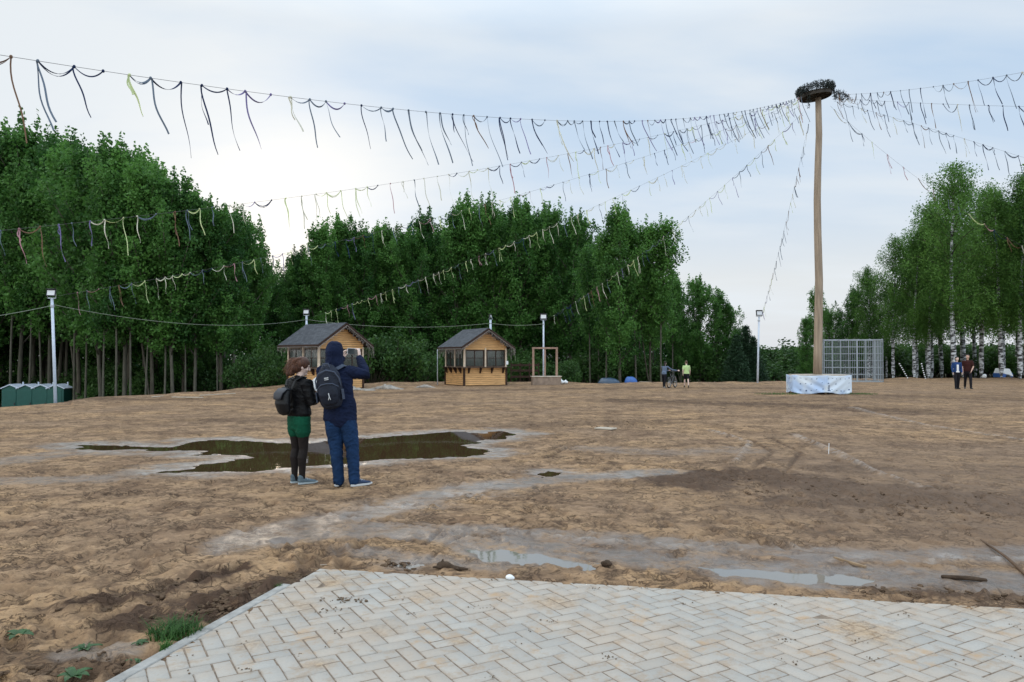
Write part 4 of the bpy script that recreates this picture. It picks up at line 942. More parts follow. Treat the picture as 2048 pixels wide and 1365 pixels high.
    bmesh.ops.recalc_face_normals(rm, faces=rm.faces); me = bpy.data.meshes.new('roof'); rm.to_mesh(me); rm.free(); ro = link('roof', me, SHING, root)
    fa = MB()
    for sx in (-1, 1):
        for sy in (-1, 1): fa.bar((0, sy * (yl + .013), ridge - .055), (sx * (hw + ov), sy * (yl + .013), eave - .055), .024, .13)
        fa.box((sx * (hw + ov + .012), 0, eave - .03), (.024, 2 * yl, .11))
    fa.build('fascia', DARKW, ro); rd = MB()
    for k in range(6):
        for sx in (-1, 1):
            xx = sx * (hw + ov) * (k + .6) / 6.2; rd.box((xx, -hd - .20, ridge - abs(xx) * sl - .14), (.06, .38, .11))
    rd.build('rafter_end', DARKW, root)
    MB().box((0, -hd - .18, ridge - .16), (.09, .42, .16)).build('ridge_beam', DARKW, root)
    bx = MB().box((hw + .02, -hd - .04, zc + .30), (.15, .08, .22)).build('switch_box', WHITE, root, bevel=.01)
    # icicle lights hung under the eaves: a thing of their own
    r4 = random.Random(label); s = MB(); M4 = Matrix.Translation(loc) @ Matrix.Rotation(rz, 4, 'Z')
    def drop(p, L_):
        ph = r4.uniform(0, 6); pt = [p + Vector((.018 * math.sin(ph + 5 * u) * (u > 0), .018 * math.cos(ph * 2 + 6 * u) * (u > 0), -L_ * u)) for u in np.linspace(0, 1, 5)]
        s.tube([(q, .007) for q in pt], 4, caps=False)
        for q in pt[1::2]: s.ellips(q, (.012, .012, .018), 6)
    yy = -yl
    for i in range(30):
        y_ = -yl + 2 * yl * i / 29; drop(Vector((-hw - ov - .03, y_, eave - .09)), r4.choice((.2, .32, .45, .28, .55)) )
    s.tube([(Vector((-hw - ov - .03, -yl, eave - .09)), .009), (Vector((-hw - ov - .03, yl, eave - .09)), .009)], 4)
    for sx in (-1, 1):
        for i in range(22):
            u = i / 21; x_ = sx * (hw + ov) * u; drop(Vector((x_, -yl - .04, ridge - .12 - (ridge - eave) * u)), r4.choice((.10, .16, .22, .3)) * (1 if sx > 0 else .6))
        s.tube([(Vector((0, -yl - .04, ridge - .12)), .01), (Vector((sx * (hw + ov), -yl - .04, eave - .12)), .01)], 4)
    for i in range(10): drop(Vector((hw + ov + .03, -yl + .12 * i, eave - .09)), r4.choice((.4, .55, .7)))
    ic = s.build('icicle_lights', WIREW); ic.matrix_world = M4; tag(ic, icelabel, 'string lights', 'icicle string lights on the kiosks')
    return root
k1 = at(651, 776, 40.0); kiosk((k1.x, 40.0, gz1(k1.x, 40.0) - .03), R(49), 2.8, 2.8, 'nearer timber kiosk, seen behind the hooded man, with grey shingle roof', 'unlit icicle string lights along the eaves of the nearer kiosk behind the hooded man', 2.30, 3.45)
k2 = at(951, 772, 45.0); kiosk((k2.x, 45.0, gz1(k2.x, 45.0) - .03), R(28), 2.74, 2.74, 'farther timber kiosk standing free, its counter brackets and windows in full view', 'unlit icicle string lights along the eaves of the farther kiosk standing free')

# low dark picket behind the kiosk and grey drain pipe beside it
pp = at(876, 776, 45.3); o = MB().tube([((0, 0, -.1), .03), ((-.01, 0, 2.1), .025)], 8).build('support_pole', TIN, None, True); o.location = (pp.x, 45.0, gz1(pp.x, 45)); tag(o, 'thin grey pole standing at the left corner of the farther kiosk', 'pole')
fx0, fx1 = at(1022, 770, 48.5), at(1062, 770, 48.5); fz = gz1(fx0.x, 48.5); f = empty('rail_fence', (fx0.x, 48.5, fz), 0, 'low dark wooden rail fence between the farther kiosk and the timber frame', 'fence')
m = MB(); wq = fx1.x - fx0.x + .5
for k in range(4): m.box((k * wq / 3, 0, .6), (.08, .08, 1.3))
m.build('post', DARKW, f); m = MB()
for zz in (.35, .75, 1.1): m.box((wq / 2, -.055, zz), (wq, .03, .14))
m.build('rail', DARKW, f)

# timber photo frame on a box
fb = at(1090, 772, 45.0); ft = empty('display_stand', (fb.x, 45.0, gz1(fb.x, 45.0)), R(6), 'open weathered timber frame with a centre post standing on a low pale box', 'stand')
FRW = M('weathered_timber', (.30, .20, .155), .8, .2, .22, 5, .3, 20, stretch=(1, 1, .5)); hx, z0, z1 = .76, .50, 2.15
MB().box((-hx + .05, 0, (z0 + z1) / 2), (.12, .14, z1 - z0)).build('upright', FRW, ft, bevel=.008); MB().box((hx - .05, 0, (z0 + z1) / 2), (.12, .14, z1 - z0)).build('upright', FRW, ft, bevel=.008)
MB().box((0, .01, (z0 + z1) / 2), (.085, .10, z1 - z0)).build('upright', FRW, ft, bevel=.008); MB().box((0, 0, z1 + .05), (2 * hx + .04, .16, .10)).build('top_beam', FRW, ft, bevel=.008)
MB().box((.06, -.02, .24), (1.72, .66, .48)).build('box', M('rough_plinth', (.25, .19, .15), .9, .1, .2, 5, .4, 20), ft, bevel=.01); MB().box((.06, -.02, .505), (1.80, .74, .045)).build('lid', M('pale_lid', (.50, .45, .38), .8, .2, .15, 5), ft, bevel=.008)
for i, (px_, s_) in enumerate(((1122, .21), (1131, .17))):
    p = at(px_, 766, 45.5); zb = gz1(p.x, 45.5); m = MB(); m.ellips((0, 0, s_ * .62), (s_ * .95, s_ * .8, s_ * .62), 14); m.tube([((0, 0, s_ * 1.1), s_ * .3), ((.02, 0, s_ * 1.45), s_ * .16)], 8)
    o = m.blob('white_sack', WHITE, .02); o.location = (p.x, 45.5, zb); tag(o, ('white filled sack leaning against the box of the timber frame', 'smaller white filled sack beside the first, farther from the timber frame')[i], 'sack')

# ------------------------------------------------------------------ wire cage
cg = at(1706, 763, 51.0); cage = empty('wire_cage', (cg.x, 51.6, gz1(cg.x, 51.6)), R(-10), 'large empty cage of pale metal bars standing at the edge of the right grove', 'cage')
CG = M('cage_steel', (.30, .34, .38), .5, .4, .1, 9, metal=.3)
cw, cdp, chh = 3.75, 2.2, 2.85; v4 = [(-cw / 2, -cdp / 2), (cw / 2, -cdp / 2), (cw / 2, cdp / 2), (-cw / 2, cdp / 2)]
for k in range(4):
    a, b2 = Vector((*v4[k], 0)), Vector((*v4[(k + 1) % 4], 0)); pn = MB(); n = 7 if k % 2 == 0 else 4
    for i in range(n + 1): p = a.lerp(b2, i / n); pn.bar(p, p + Vector((0, 0, chh)), .05 if i in (0, n) else .032)
    pn2 = MB()
    for j in range(7): zz = .03 + (chh - .03) * j / 6; pn2.bar(a + Vector((0, 0, zz)), b2 + Vector((0, 0, zz)), .05 if j in (0, 6) else .026)
    mb = MB(); nb = int((b2 - a).length / .115)
    for i in range(nb): p = a.lerp(b2, (i + .5) / nb); mb.bar(p + Vector((0, 0, .03)), p + Vector((0, 0, chh)), .011)
    pn.v += []; off = len(pn.v); pn.v += pn2.v; pn.f += [[q + off for q in f_] for f_ in pn2.f]
    po = pn.build('panel_frame', CG, cage); mb.build('bars', CG, po)
rf = MB()
for i in range(6): x_ = -cw / 2 + cw * i / 5; rf.bar((x_, -cdp / 2, chh + .03), (x_, cdp / 2, chh + .03), .03)
rf.build('roof_bars', CG, cage)

# ------------------------------------------------------------------ portable toilets
TG = M('toilet_green', (.012, .085, .07), .5, .4, .1, 3); TR = M('toilet_roof', (.55, .62, .74), .5, .4, .08, 4)
def toilet(px, Y, rz, label):
    x_ = (px - CX) / F * Y; ztop = at(px, 768, Y).z; zb = ztop - 2.35
    o = empty('portable_toilet', (x_, Y, zb), rz, label, 'toilet cabin', 'green toilet cabins'); m = MB(); m.box((0, 0, 1.03), (1.06, 1.1, 2.06))
    m.build('cabin', TG, o, bevel=.03); d = MB(); d.box((0, -.565, 1.0), (.80, .03, 1.86)); d = d.build('door', TG, o, bevel=.01); MB().box((.32, -.60, 1.05), (.05, .04, .16)).build('handle', DARKMET, d)
    r_ = MB()
    for sx in (-1, 1):
        i0 = len(r_.v); y0, y1 = -.62, .62; pr = [(0, 2.35), (sx * .60, 2.08), (sx * .60, 2.02), (0, 2.28)]
        for y_ in (y0, y1): r_.v += [Vector((a, y_, b)) for a, b in pr]
        r_.f += [[i0, i0 + 1, i0 + 2, i0 + 3], [i0 + 7, i0 + 6, i0 + 5, i0 + 4]] + [[i0 + k, i0 + 4 + k, i0 + 4 + (k + 1) % 4, i0 + (k + 1) % 4] for k in range(4)]
    r_.build('roof', TR, o); MB().tube([((.3, .4, 2.0), .05), ((.3, .4, 2.42), .05)], 8).build('vent_pipe', TR, o)
    g_ = MB().v; 
    gf = MB().poly([(-.53, -.545, 2.06), (.53, -.545, 2.06), (0, -.545, 2.30)]).build('gable', TG, o)
for i, px in enumerate((31, 62, 92, 121)):
    toilet(px, 50 + .0 * i, R(4), ('leftmost green toilet cabin with pale gabled roof', 'second green toilet cabin from the left', 'third green toilet cabin, just left of the leaning floodlight post', 'rightmost green toilet cabin, half hidden by the leaning floodlight post')[i])
# low platform of earth under them
tx = (75 - CX) / F * 50

# ------------------------------------------------------------------ far odds and ends
BLUE = M('blue_tarp', (.03, .10, .32), .5, .4, .2, 5, .4, 12); DBL = M('dark_blue_cover', (.025, .05, .09), .35, .5, .2, 5)
def mound(name, px, py, Y, rx, ry, h, m, label, cat, seed):
    p = at(px, py, Y); zb = gz1(p.x, Y); r_ = random.Random(seed); b = MB(); b.ellips((0, 0, 0), (rx, ry, h), 18)
    for _ in range(4): b.ellips((r_.uniform(-.5, .5) * rx, r_.uniform(-.4, .4) * ry, r_.uniform(.1, .4) * h), (rx * .45, ry * .45, h * .7), 12)
    o = b.blob(name, m, .05); o.location = (p.x, Y, zb); tag(o, label, cat); return o
mound('tarpaulin_heap', 1262, 764, 47.5, .42, .4, .42, BLUE, 'bright blue tarpaulin bundle at the foot of the wood left of the bicycle', 'tarpaulin', 1)
mound('covered_heap', 1218, 766, 48.2, .75, .5, .42, DBL, 'dark blue covered heap with a rounded back left of the bright blue tarpaulin', 'heap', 2)
PLK = M('weathered_plank', (.40, .35, .29), .85, .15, .2, 6)
def plank(p0, p1, w, label, z_=.03, m=PLK, nm='plank', cat='plank', hh=.03):
    a, b2 = gp(*p0, 0), gp(*p1, 0); a.z += z_; b2.z += z_; c = (a + b2) / 2; o = MB().bar(a - c, b2 - c, w, hh).build(nm, m, None, bevel=.005); o.location = c; return tag(o, label, cat)
plank((1195, 859), (1228, 861), .30, 'pale flat board lying on the sand in the middle distance', .03)
plank((305, 797), (348, 793), .10, 'pale broken plank lying before the left wood, left of the other two', .05); plank((345, 797), (405, 798), .12, 'pale broken plank lying before the left wood, middle of the three', .05); plank((400, 794), (470, 790), .08, 'thin pale plank lying before the left wood, right of the other two', .06)
plank((1280, 766), (1326, 769), .10, 'long pale board lying on the field edge left of the bicycle', .08)
plank((1668, 1119), (1732, 1138), .022, 'pale straight stick lying beyond the right-hand water strip', .012, M('stick_wood', (.24, .17, .11), .85, .1, .3, 9), 'stick', 'stick', .022)
bk = M('dark_bark', (.06, .042, .03), .95, .1, .35, 20, .8, 40)
a, b2 = gp(1886, 1157), gp(1971, 1164); c = (a + b2) / 2; o = MB().tube([(a - c + Vector((0, 0, .012)), .014), ((b2 - a) * .1 + Vector((0, 0, .016)), .017), (b2 - c + Vector((0, 0, .012)), .013)], 8).build('stick', bk, None, True); o.location = c; tag(o, 'thick dark barked stick lying on the wet mud near the right edge', 'stick')
def dw(px, py, sc, label, seed):
    r_ = random.Random(seed); m = MB(); m.tube([((-.13, 0, .03), .035, .03), ((-.06, .01, .03), .045, .035), ((.03, -.01, .02), .03, .02), ((.11, .0, .018), .022, .016), ((.16, .02, .02), .012, .01)], 10)
    m.tube([((-.11, 0, .04), .018), ((-.10, .01, .085), .010)], 6); m.tube([((-.10, -.02, .02), .02), ((-.17, -.05, .02), .012)], 6); m.tube([((.04, 0, .02), .014), ((.10, -.05, .03), .008)], 6)
    o = m.blob('driftwood', bk, .006, smooth=2); o.location = gp(px, py, .0); o.scale = (sc,) * 3; o.rotation_euler = (0, 0, R(r_.uniform(-25, -8))); tag(o, label, 'driftwood')
dw(903, 1140, .78, 'gnarled dark piece of driftwood at the far edge of the paving', 1)
m = MB()
for k in range(9): m.ellips((random.uniform(-.03, .03), random.uniform(-.02, .02), .02 + random.uniform(0, .02)), (.022, .02, .018), 8)
o = m.blob('earth_clod', bk, .006, smooth=1); o.location = gp(1213, 1134); tag(o, 'dark crumbled earth clod beside the pale water beyond the paving', 'clod')
m = MB(); m.ellips((0, 0, .018), (.030, .022, .02), 14); m.ellips((.018, .004, .012), (.02, .018, .014), 12); o = m.blob('crumpled_paper', WHITE, .004, smooth=2); o.location = gp(1019, 1160, .012); tag(o, 'small crumpled white paper at the far edge of the paving', 'litter')
plank((640, 1133), (664, 1131), .006, 'thin pale straw lying just beyond the paving corner', .01, PLK, 'straw', 'straw', .004)
st = gp(1657, 908); o = MB().tube([((0, 0, -.05), .006), ((.01, 0, .17), .006)], 6).build('marker_peg', WHITE); o.location = st; tag(o, 'thin white peg stuck upright in the sand in the middle of the field', 'peg')
RUB = M('grey_rubble', (.26, .235, .21), .95, .1, .35, 6, .8, 14)
for i, (px_, Y_, a_, h_) in enumerate(((702, 37.5, 1.1, .20), (772, 39, .8, .22), (850, 41, .5, .16))):
    p = at(px_, 776, Y_); m = MB(); r_ = random.Random(i)
    for _ in range(26): q = r_.uniform(-1, 1); m.ellips((q * a_, r_.uniform(-.5, .5) * a_ * .6, h_ * .25 * (1 - abs(q))), (r_.uniform(.15, .4) * a_, r_.uniform(.15, .35) * a_, h_ * r_.uniform(.5, 1.0) * (1.1 - abs(q))), 10)
    o = m.blob('rubble_heap', RUB, .03, smooth=1); o.location = (p.x, Y_, gz1(p.x, Y_)); tag(o, ('long low heap of grey rubble right below the nearer kiosk', 'low grey rubble heap between the two kiosks', 'small grey rubble heap just left of the farther kiosk')[i], 'rubble', 'rubble heaps before the kiosks')
# white van and sacks half hidden behind the birches
p = at(2006, 757, 62); va = empty('covered_cart', (p.x, 62, gz1(p.x, 62)), R(20), 'low cart under a white cover with a blue side, half hidden among the birch trunks', 'cart')
MB().box((0, 0, .34), (1.25, .8, .34)).build('box', BLUE, va, bevel=.02)
m = MB(); m.v = [Vector(q) for q in ((-.55, -.43, .5), (.68, -.43, .22), (.68, .43, .22), (-.55, .43, .5), (-.42, -.36, .92), (.35, -.36, .86), (.35, .36, .86), (-.42, .36, .92))]; m.f = [[3, 2, 1, 0], [4, 5, 6, 7], [0, 1, 5, 4], [1, 2, 6, 5], [2, 3, 7, 6], [3, 0, 4, 7]]
m.build('cover', WHITE, va, bevel=.05)
for sy in (-.40, .40): MB().tube([((0, sy - .05, .2), .2), ((0, sy + .05, .2), .2)], 18).build('wheel', DARKMET, va, True)
p = at(1967, 757, 60); m = MB(); m.ellips((0, 0, .16), (.24, .2, .17), 12); m.ellips((.1, 0, .24), (.14, .12, .12), 10); o = m.blob('white_sack', WHITE, .02); o.location = (p.x, 60, gz1(p.x, 60)); tag(o, 'white sack lying by the birches to the right of the walking couple', 'sack')
# bunting of little white balls in the birches
def beads(a, b, sag, label):
    a, b = Vector(a), Vector(b); r_ = empty('paper_garland', a, 0, label, 'garland', 'paper garlands between the birches'); m = MB(); m.tube([((b - a) * t - Vector((0, 0, 4 * sag * t * (1 - t))), .008) for t in np.linspace(0, 1, 12)], 5, caps=False); m.build('cord', CORD, r_)
    for t in np.linspace(0, 1, 8): MB().ellips((b - a) * float(t) - Vector((0, 0, 4 * sag * t * (1 - t))), (.05, .05, .045), 10).build('paper_ball', WHITE, r_)
beads(at(1799, 728, 56), at(1815, 756, 56), .0, 'string of white paper balls hanging slanted between birch trunks, left one of two')
beads(at(1843, 728, 56), at(1851, 757, 56), .05, 'string of white paper balls hanging slanted between birch trunks, right one of two')

# ------------------------------------------------------------------ low plants and crumbs in the foreground
GRASS = leafmat('grass_blade', (.018, .06, .012), (.06, .15, .03), .3)
def blades(name, cen, rx, ry, n, L0, seed, m=GRASS, lean=.5):
    rng = np.random.default_rng(seed); V, Fa, T = [], [], []
    for i in range(n):
        a = rng.uniform(0, 6.28); r = rng.uniform(0, 1) ** .6; p = np.array([cen[0] + rx * r * math.cos(a), cen[1] + ry * r * math.sin(a), 0]); d = rng.uniform(0, 6.28); ln = L0 * rng.uniform(.5, 1.2); le = ln * lean * rng.uniform(.4, 1.4); w = rng.uniform(.0022, .0045)
        i0 = len(V); sx, sy = -math.sin(d), math.cos(d)
        for k in range(4):
            s = k / 3; c = p + np.array([math.cos(d) * le * s * s, math.sin(d) * le * s * s, ln * (s - .28 * s * s)]); ww = w * (1 - .9 * s); V += [c + np.array([sx, sy, 0]) * ww, c - np.array([sx, sy, 0]) * ww]
        tn = rng.uniform(.1, .8)
        for k in range(3): Fa.append((i0 + 2 * k, i0 + 2 * k + 1, i0 + 2 * k + 3, i0 + 2 * k + 2)); T.append(tn)
    return link(name, npmesh(name, V, Fa, T), m)
g1 = gp(372, 1272); o = blades('grass_tuft', (g1.x - .07, g1.y + .02), .15, .15, 520, .095, 1, lean=.9); tag(o, 'dense tuft of green grass against the left paving edge', 'grass', kind='stuff')
g2 = gp(330, 1302); o = blades('grass_tuft', (g2.x, g2.y), .02, .06, 90, .07, 6, lean=.6); tag(o, 'narrow strip of grass along the paving edge below the dense tuft', 'grass', kind='stuff')
g3 = gp(557, 1178); o = blades('grass_tuft', (g3.x, g3.y), .03, .02, 40, .05, 2); tag(o, 'tiny grass sprout on the dark dug soil near the paving corner', 'grass', kind='stuff')
for i, (px_, w_, n_b) in enumerate(((1550, 1.0, 700), (1712, .8, 600))):
    g_ = at(px_, 787, 33.6); o = blades('grass_patch', (g_.x, 33.3), w_, .5, n_b, .12, 20 + i); o.location.z = gz1(g_.x, 33.3); tag(o, ('thin green grass at the left foot of the draped platform', 'thin green grass at the right foot of the draped platform')[i], 'grass', kind='stuff')
LEAFM = M('plantain_leaf', (.030, .085, .025), .5, .4, .25, 18, .4, 60, trans=.2)
def leafplant(px, py, sc, seed, label, flat=.25):
    r_ = random.Random(seed); o = empty('leafy_weed', gp(px, py, 0), 0, label, 'weed', 'leafy weeds in the near left corner'); o.scale = (sc,) * 3
    for k in range(7):
        a = k * .9 + r_.uniform(-.3, .3); ln = r_.uniform(.10, .17); m = MB(); V = []
        for j in range(7):
            s = j / 6; w = .036 * math.sin(math.pi * min(1, s * .86 + .10)) ** .9; c = Vector((math.cos(a) * ln * s, math.sin(a) * ln * s, ln * (flat * 1.6 * s - flat * 1.3 * s * s) + .008)); sd = Vector((-math.sin(a), math.cos(a), 0))
            m.v += [c + sd * w + Vector((0, 0, .012)), c, c - sd * w + Vector((0, 0, .012))]
        for j in range(6):
            for q in (0, 1): m.f.append([3 * j + q, 3 * j + q + 1, 3 * j + 4 + q, 3 * j + 3 + q])
        m.build('leaf', LEAFM, o, True)
leafplant(38, 1276, .62, 1, 'flat-leaved green weed near the left edge of the photo', .45); leafplant(172, 1298, .50, 2, 'small sprawling green weed on the pale mud left of the paving', .2)
leafplant(147, 1358, .62, 3, 'crinkled green weed at the bottom edge of the photo', .5); leafplant(268, 1330, .36, 4, 'thin green weed beside the kerb at the lower left', .6); leafplant(280, 1290, .32, 5, 'little weed between the pale mud and the kerb', .5)
def crumbs():
    rng = np.random.default_rng(9); m = MB()
    def crumb(x_, y_, z_, s): m.ellips((x_, y_, z_ + s * .35), (s * rng.uniform(.7, 1.5), s * rng.uniform(.6, 1.1), s * rng.uniform(.4, .7)), 6, Matrix.Rotation(rng.uniform(0, 6), 3, 'Z'))
    for _ in range(46):
        px, py = rng.uniform(300, 2048), rng.uniform(1150, 1365); p = gp(px, py)
        if sdist(np.array([p.x]), np.array([p.y]), PAVE)[0] > -.02: continue
        for _ in range(rng.integers(1, 9)): crumb(p.x + rng.normal(0, .025), p.y + rng.normal(0, .02), .014, rng.uniform(.0025, .0065))
    for (px, py, n, s) in ((690, 1205, 44, .007), (655, 1225, 18, .005), (1280, 1180, 8, .004)):
        p = gp(px, py)
        for _ in range(n): crumb(p.x + rng.normal(0, .06), p.y + rng.normal(0, .03), .014, s * rng.uniform(.5, 1.5))
    return m
o = crumbs().build('soil_crumbs', M('soil_crumb', (.13, .092, .062), .95, .1, .3, 40), None); tag(o, 'dark soil crumbs scattered over the pale paving', 'soil', kind='stuff')
def clods():
    rng = np.random.default_rng(19); m = MB()
    for pl, w, n in (([(1760, 1186), (1850, 1190), (2048, 1204)], .07, 420), ([(440, 1212), (520, 1185), (610, 1160)], .12, 620), ([(160, 1216), (300, 1192), (400, 1168)], .09, 320), ([(300, 1250), (420, 1225)], .08, 110), ([(0, 1330), (200, 1345)], .1, 110), ([(1480, 965), (1640, 985), (1800, 995), (2048, 1020)], .5, 500), ([(740, 1122), (830, 1136)], .05, 50), ([(1100, 845), (1300, 850)], .8, 200)):
        P = W2(pl)
        for _ in range(n):
            k = rng.integers(0, len(P) - 1); p = P[k] + (P[k + 1] - P[k]) * rng.uniform(0, 1) + rng.normal(0, w, 2)
            if sdist(np.array([p[0]]), np.array([p[1]]), PAVE)[0] < .01: continue
            s = .005 + .021 * rng.uniform(0, 1) ** 2; m.ellips((p[0], p[1], s * .15), (s * rng.uniform(.8, 2.0), s * rng.uniform(.6, 1.2), s * rng.uniform(.35, .7)), 6, Matrix.Rotation(rng.uniform(0, 6), 3, 'Z') @ Matrix.Rotation(rng.uniform(-.5, .5), 3, 'X'))
    return m
o = clods().build('soil_clods', M('soil_clod', (.10, .066, .043), .95, .1, .35, 30, .6, 90), None); tag(o, 'dark broken soil clods lying on the dug-up sand', 'soil', kind='stuff')
# ------------------------------------------------------------------ people
SKIN = M('skin', (.50, .32, .25), .55, .35, .08, 12, .1, 80)
SKIN_P = M('pale_skin', (.62, .46, .40), .55, .35, .06, 12, .1, 80)
EYE = M('eye_white', (.7, .7, .68), .3, .5, .02, 5); IRIS = M('iris_dark', (.03, .02, .015), .3, .5)
def cloth(name, col, var=.14, bump=.5, bs=9., rough=.85, spec=.15, sc=7): return M(name, col, rough, spec, var, sc, bump, bs, bdist=.03)
def vv(*a): return Vector(a)
def hand(m, wrist, d, nrm, thumb, S=1., curl=.35, pinch=False):
    """palm, four fingers of unequal length and a thumb leaving the side of the palm"""
    d = Vector(d).normalized(); nrm = Vector(nrm); nrm = (nrm - d * nrm.dot(d)).normalized(); lat = d.cross(nrm) * (1 if thumb > 0 else -1); w = Vector(wrist)
    m.tube([(w - d * .02 * S, .026 * S, .019 * S), (w + d * .03 * S, .034 * S, .017 * S), (w + d * .075 * S, .040 * S, .015 * S), (w + d * .092 * S, .036 * S, .012 * S)], 12, side=lat)
    for k, (o, ln) in enumerate(((.029, .066), (.010, .075), (-.010, .070), (-.028, .054))):
        cu = curl * (1 + .18 * k); p = w + d * .085 * S + lat * o * S; q = d + lat * (o * 2.2); r = .0088 * S; pts = [(p - d * .02 * S, r * 1.05)]; an = cu * .5
        if pinch and k == 0: an = .15
        for s, f in enumerate((.45, .32, .26)):
            p = p + (q * math.cos(an) + nrm * math.sin(an)).normalized() * ln * f * S; pts.append((p, r * (1 - .1 * (s + 1)))); an += cu
        m.tube(pts, 8)
    t0 = w + d * .022 * S + lat * .026 * S; t1 = t0 + (lat * .75 + d * .75 + nrm * .25).normalized() * .042 * S; t2 = t1 + (lat * .25 + d + nrm * .45).normalized() * .030 * S; t3 = t2 + (d + nrm * .5 - lat * .1).normalized() * .024 * S
    m.tube([(t0 - d * .005, .014 * S), (t1, .0115 * S), (t2, .0098 * S), (t3, .0085 * S)], 8)
def head(m, c, S, yaw=0, tilt=0):
    rt = Matrix.Rotation(yaw, 3, 'Z') @ Matrix.Rotation(tilt, 3, 'X'); c = Vector(c)
    def P(x, y, z): return c + rt @ (Vector((x, y, z)) * S)
    m.tube([(P(0, .045, -.096), .026 * S, .026 * S), (P(0, .035, -.085), .045 * S, .05 * S), (P(0, .016, -.05), .062 * S, .078 * S), (P(0, .003, 0), .072 * S, .094 * S), (P(0, -.004, .045), .074 * S, .096 * S), (P(0, -.006, .060), .070 * S, .090 * S)], 18, side=rt @ Vector((1, 0, 0)))
    m.tube([(P(0, .092, .018), .009 * S), (P(0, .108, -.012), .012 * S), (P(0, .110, -.024), .014 * S)], 8); m.ellips(P(.010, .100, -.026), (.009 * S,) * 3, 8); m.ellips(P(-.010, .100, -.026), (.009 * S,) * 3, 8)
    m.tube([(P(-.018, .084, -.056), .006 * S), (P(0, .092, -.056), .008 * S), (P(.018, .084, -.056), .006 * S)], 8); m.ellips(P(0, .074, -.088), (.022 * S, .02 * S, .016 * S), 10)
    m.tube([(P(-.045, .078, .030), .008 * S), (P(0, .092, .027), .008 * S), (P(.045, .078, .030), .008 * S)], 8)
    for s in (-1, 1): m.ellips(P(s * .074, -.008, -.012), (.010 * S, .020 * S, .032 * S), 10); m.ellips(P(s * .046, .066, -.025), (.02 * S, .016 * S, .018 * S), 8)
    return P
def eyes(P, S, par):
    for s in (-1, 1):
        e = MB().ellips(P(s * .031, .070, .004), (.0115 * S,) * 3, 10).build('eye', EYE, par, True); MB().ellips(P(s * .031, .0795, .004), (.005 * S, .0045 * S, .0055 * S), 8).build('iris', IRIS, e, True)
def shoe(par, heel, yaw, ln, mat_u, mat_s, laces=None, pitch=0):
    heel = Vector(heel); rt = Matrix.Rotation(yaw, 3, 'Z') @ Matrix.Rotation(pitch, 3, 'X'); k = ln / .28
    def P(x, y, z): return heel + rt @ (Vector((x, y, z)) * k)
    X = rt @ Vector((1, 0, 0)); u = MB()
    u.tube([(P(0, .02, .055), .033 * k, .040 * k), (P(0, .07, .052), .036 * k, .038 * k), (P(0, .13, .044), .041 * k, .030 * k), (P(0, .19, .036), .045 * k, .022 * k), (P(0, .245, .030), .038 * k, .016 * k)], 14, side=X)
    u.tube([(P(0, .035, .05), .036 * k, .042 * k), (P(0, .032, .105), .037 * k, .045 * k)], 14, side=X); up = u.blob('shoe', mat_u, .006 if ln > .2 else .012, par, 2)
    out = [(.0, -.012), (.026, -.004), (.036, .03), (.037, .09), (.044, .16), (.046, .21), (.034, .26), (.012, .285), (-.012, .285), (-.034, .26), (-.046, .21), (-.042, .16), (-.034, .09), (-.036, .03), (-.026, -.004)]
    so = MB(); n = len(out)
    for z in (0, .026):
        for x_, y_ in out: so.v.append(P(x_ * (1.04 if z else 1), y_, z + (.008 if y_ > .24 and not z else 0)))
    so.f = [list(range(n))[::-1], list(range(n, 2 * n))] + [[i, (i + 1) % n, n + (i + 1) % n, n + i] for i in range(n)]
    so.build('sole', mat_s, up, bevel=.003)
    if laces:
        la = MB()
        for j in range(4): la.tube([(P(-.026, .095 + j * .025, .078 - j * .009), .004 * k), (P(0, .10 + j * .025, .090 - j * .009), .004 * k), (P(.026, .095 + j * .025, .078 - j * .009), .004 * k)], 6)
        la.build('laces', laces, up)
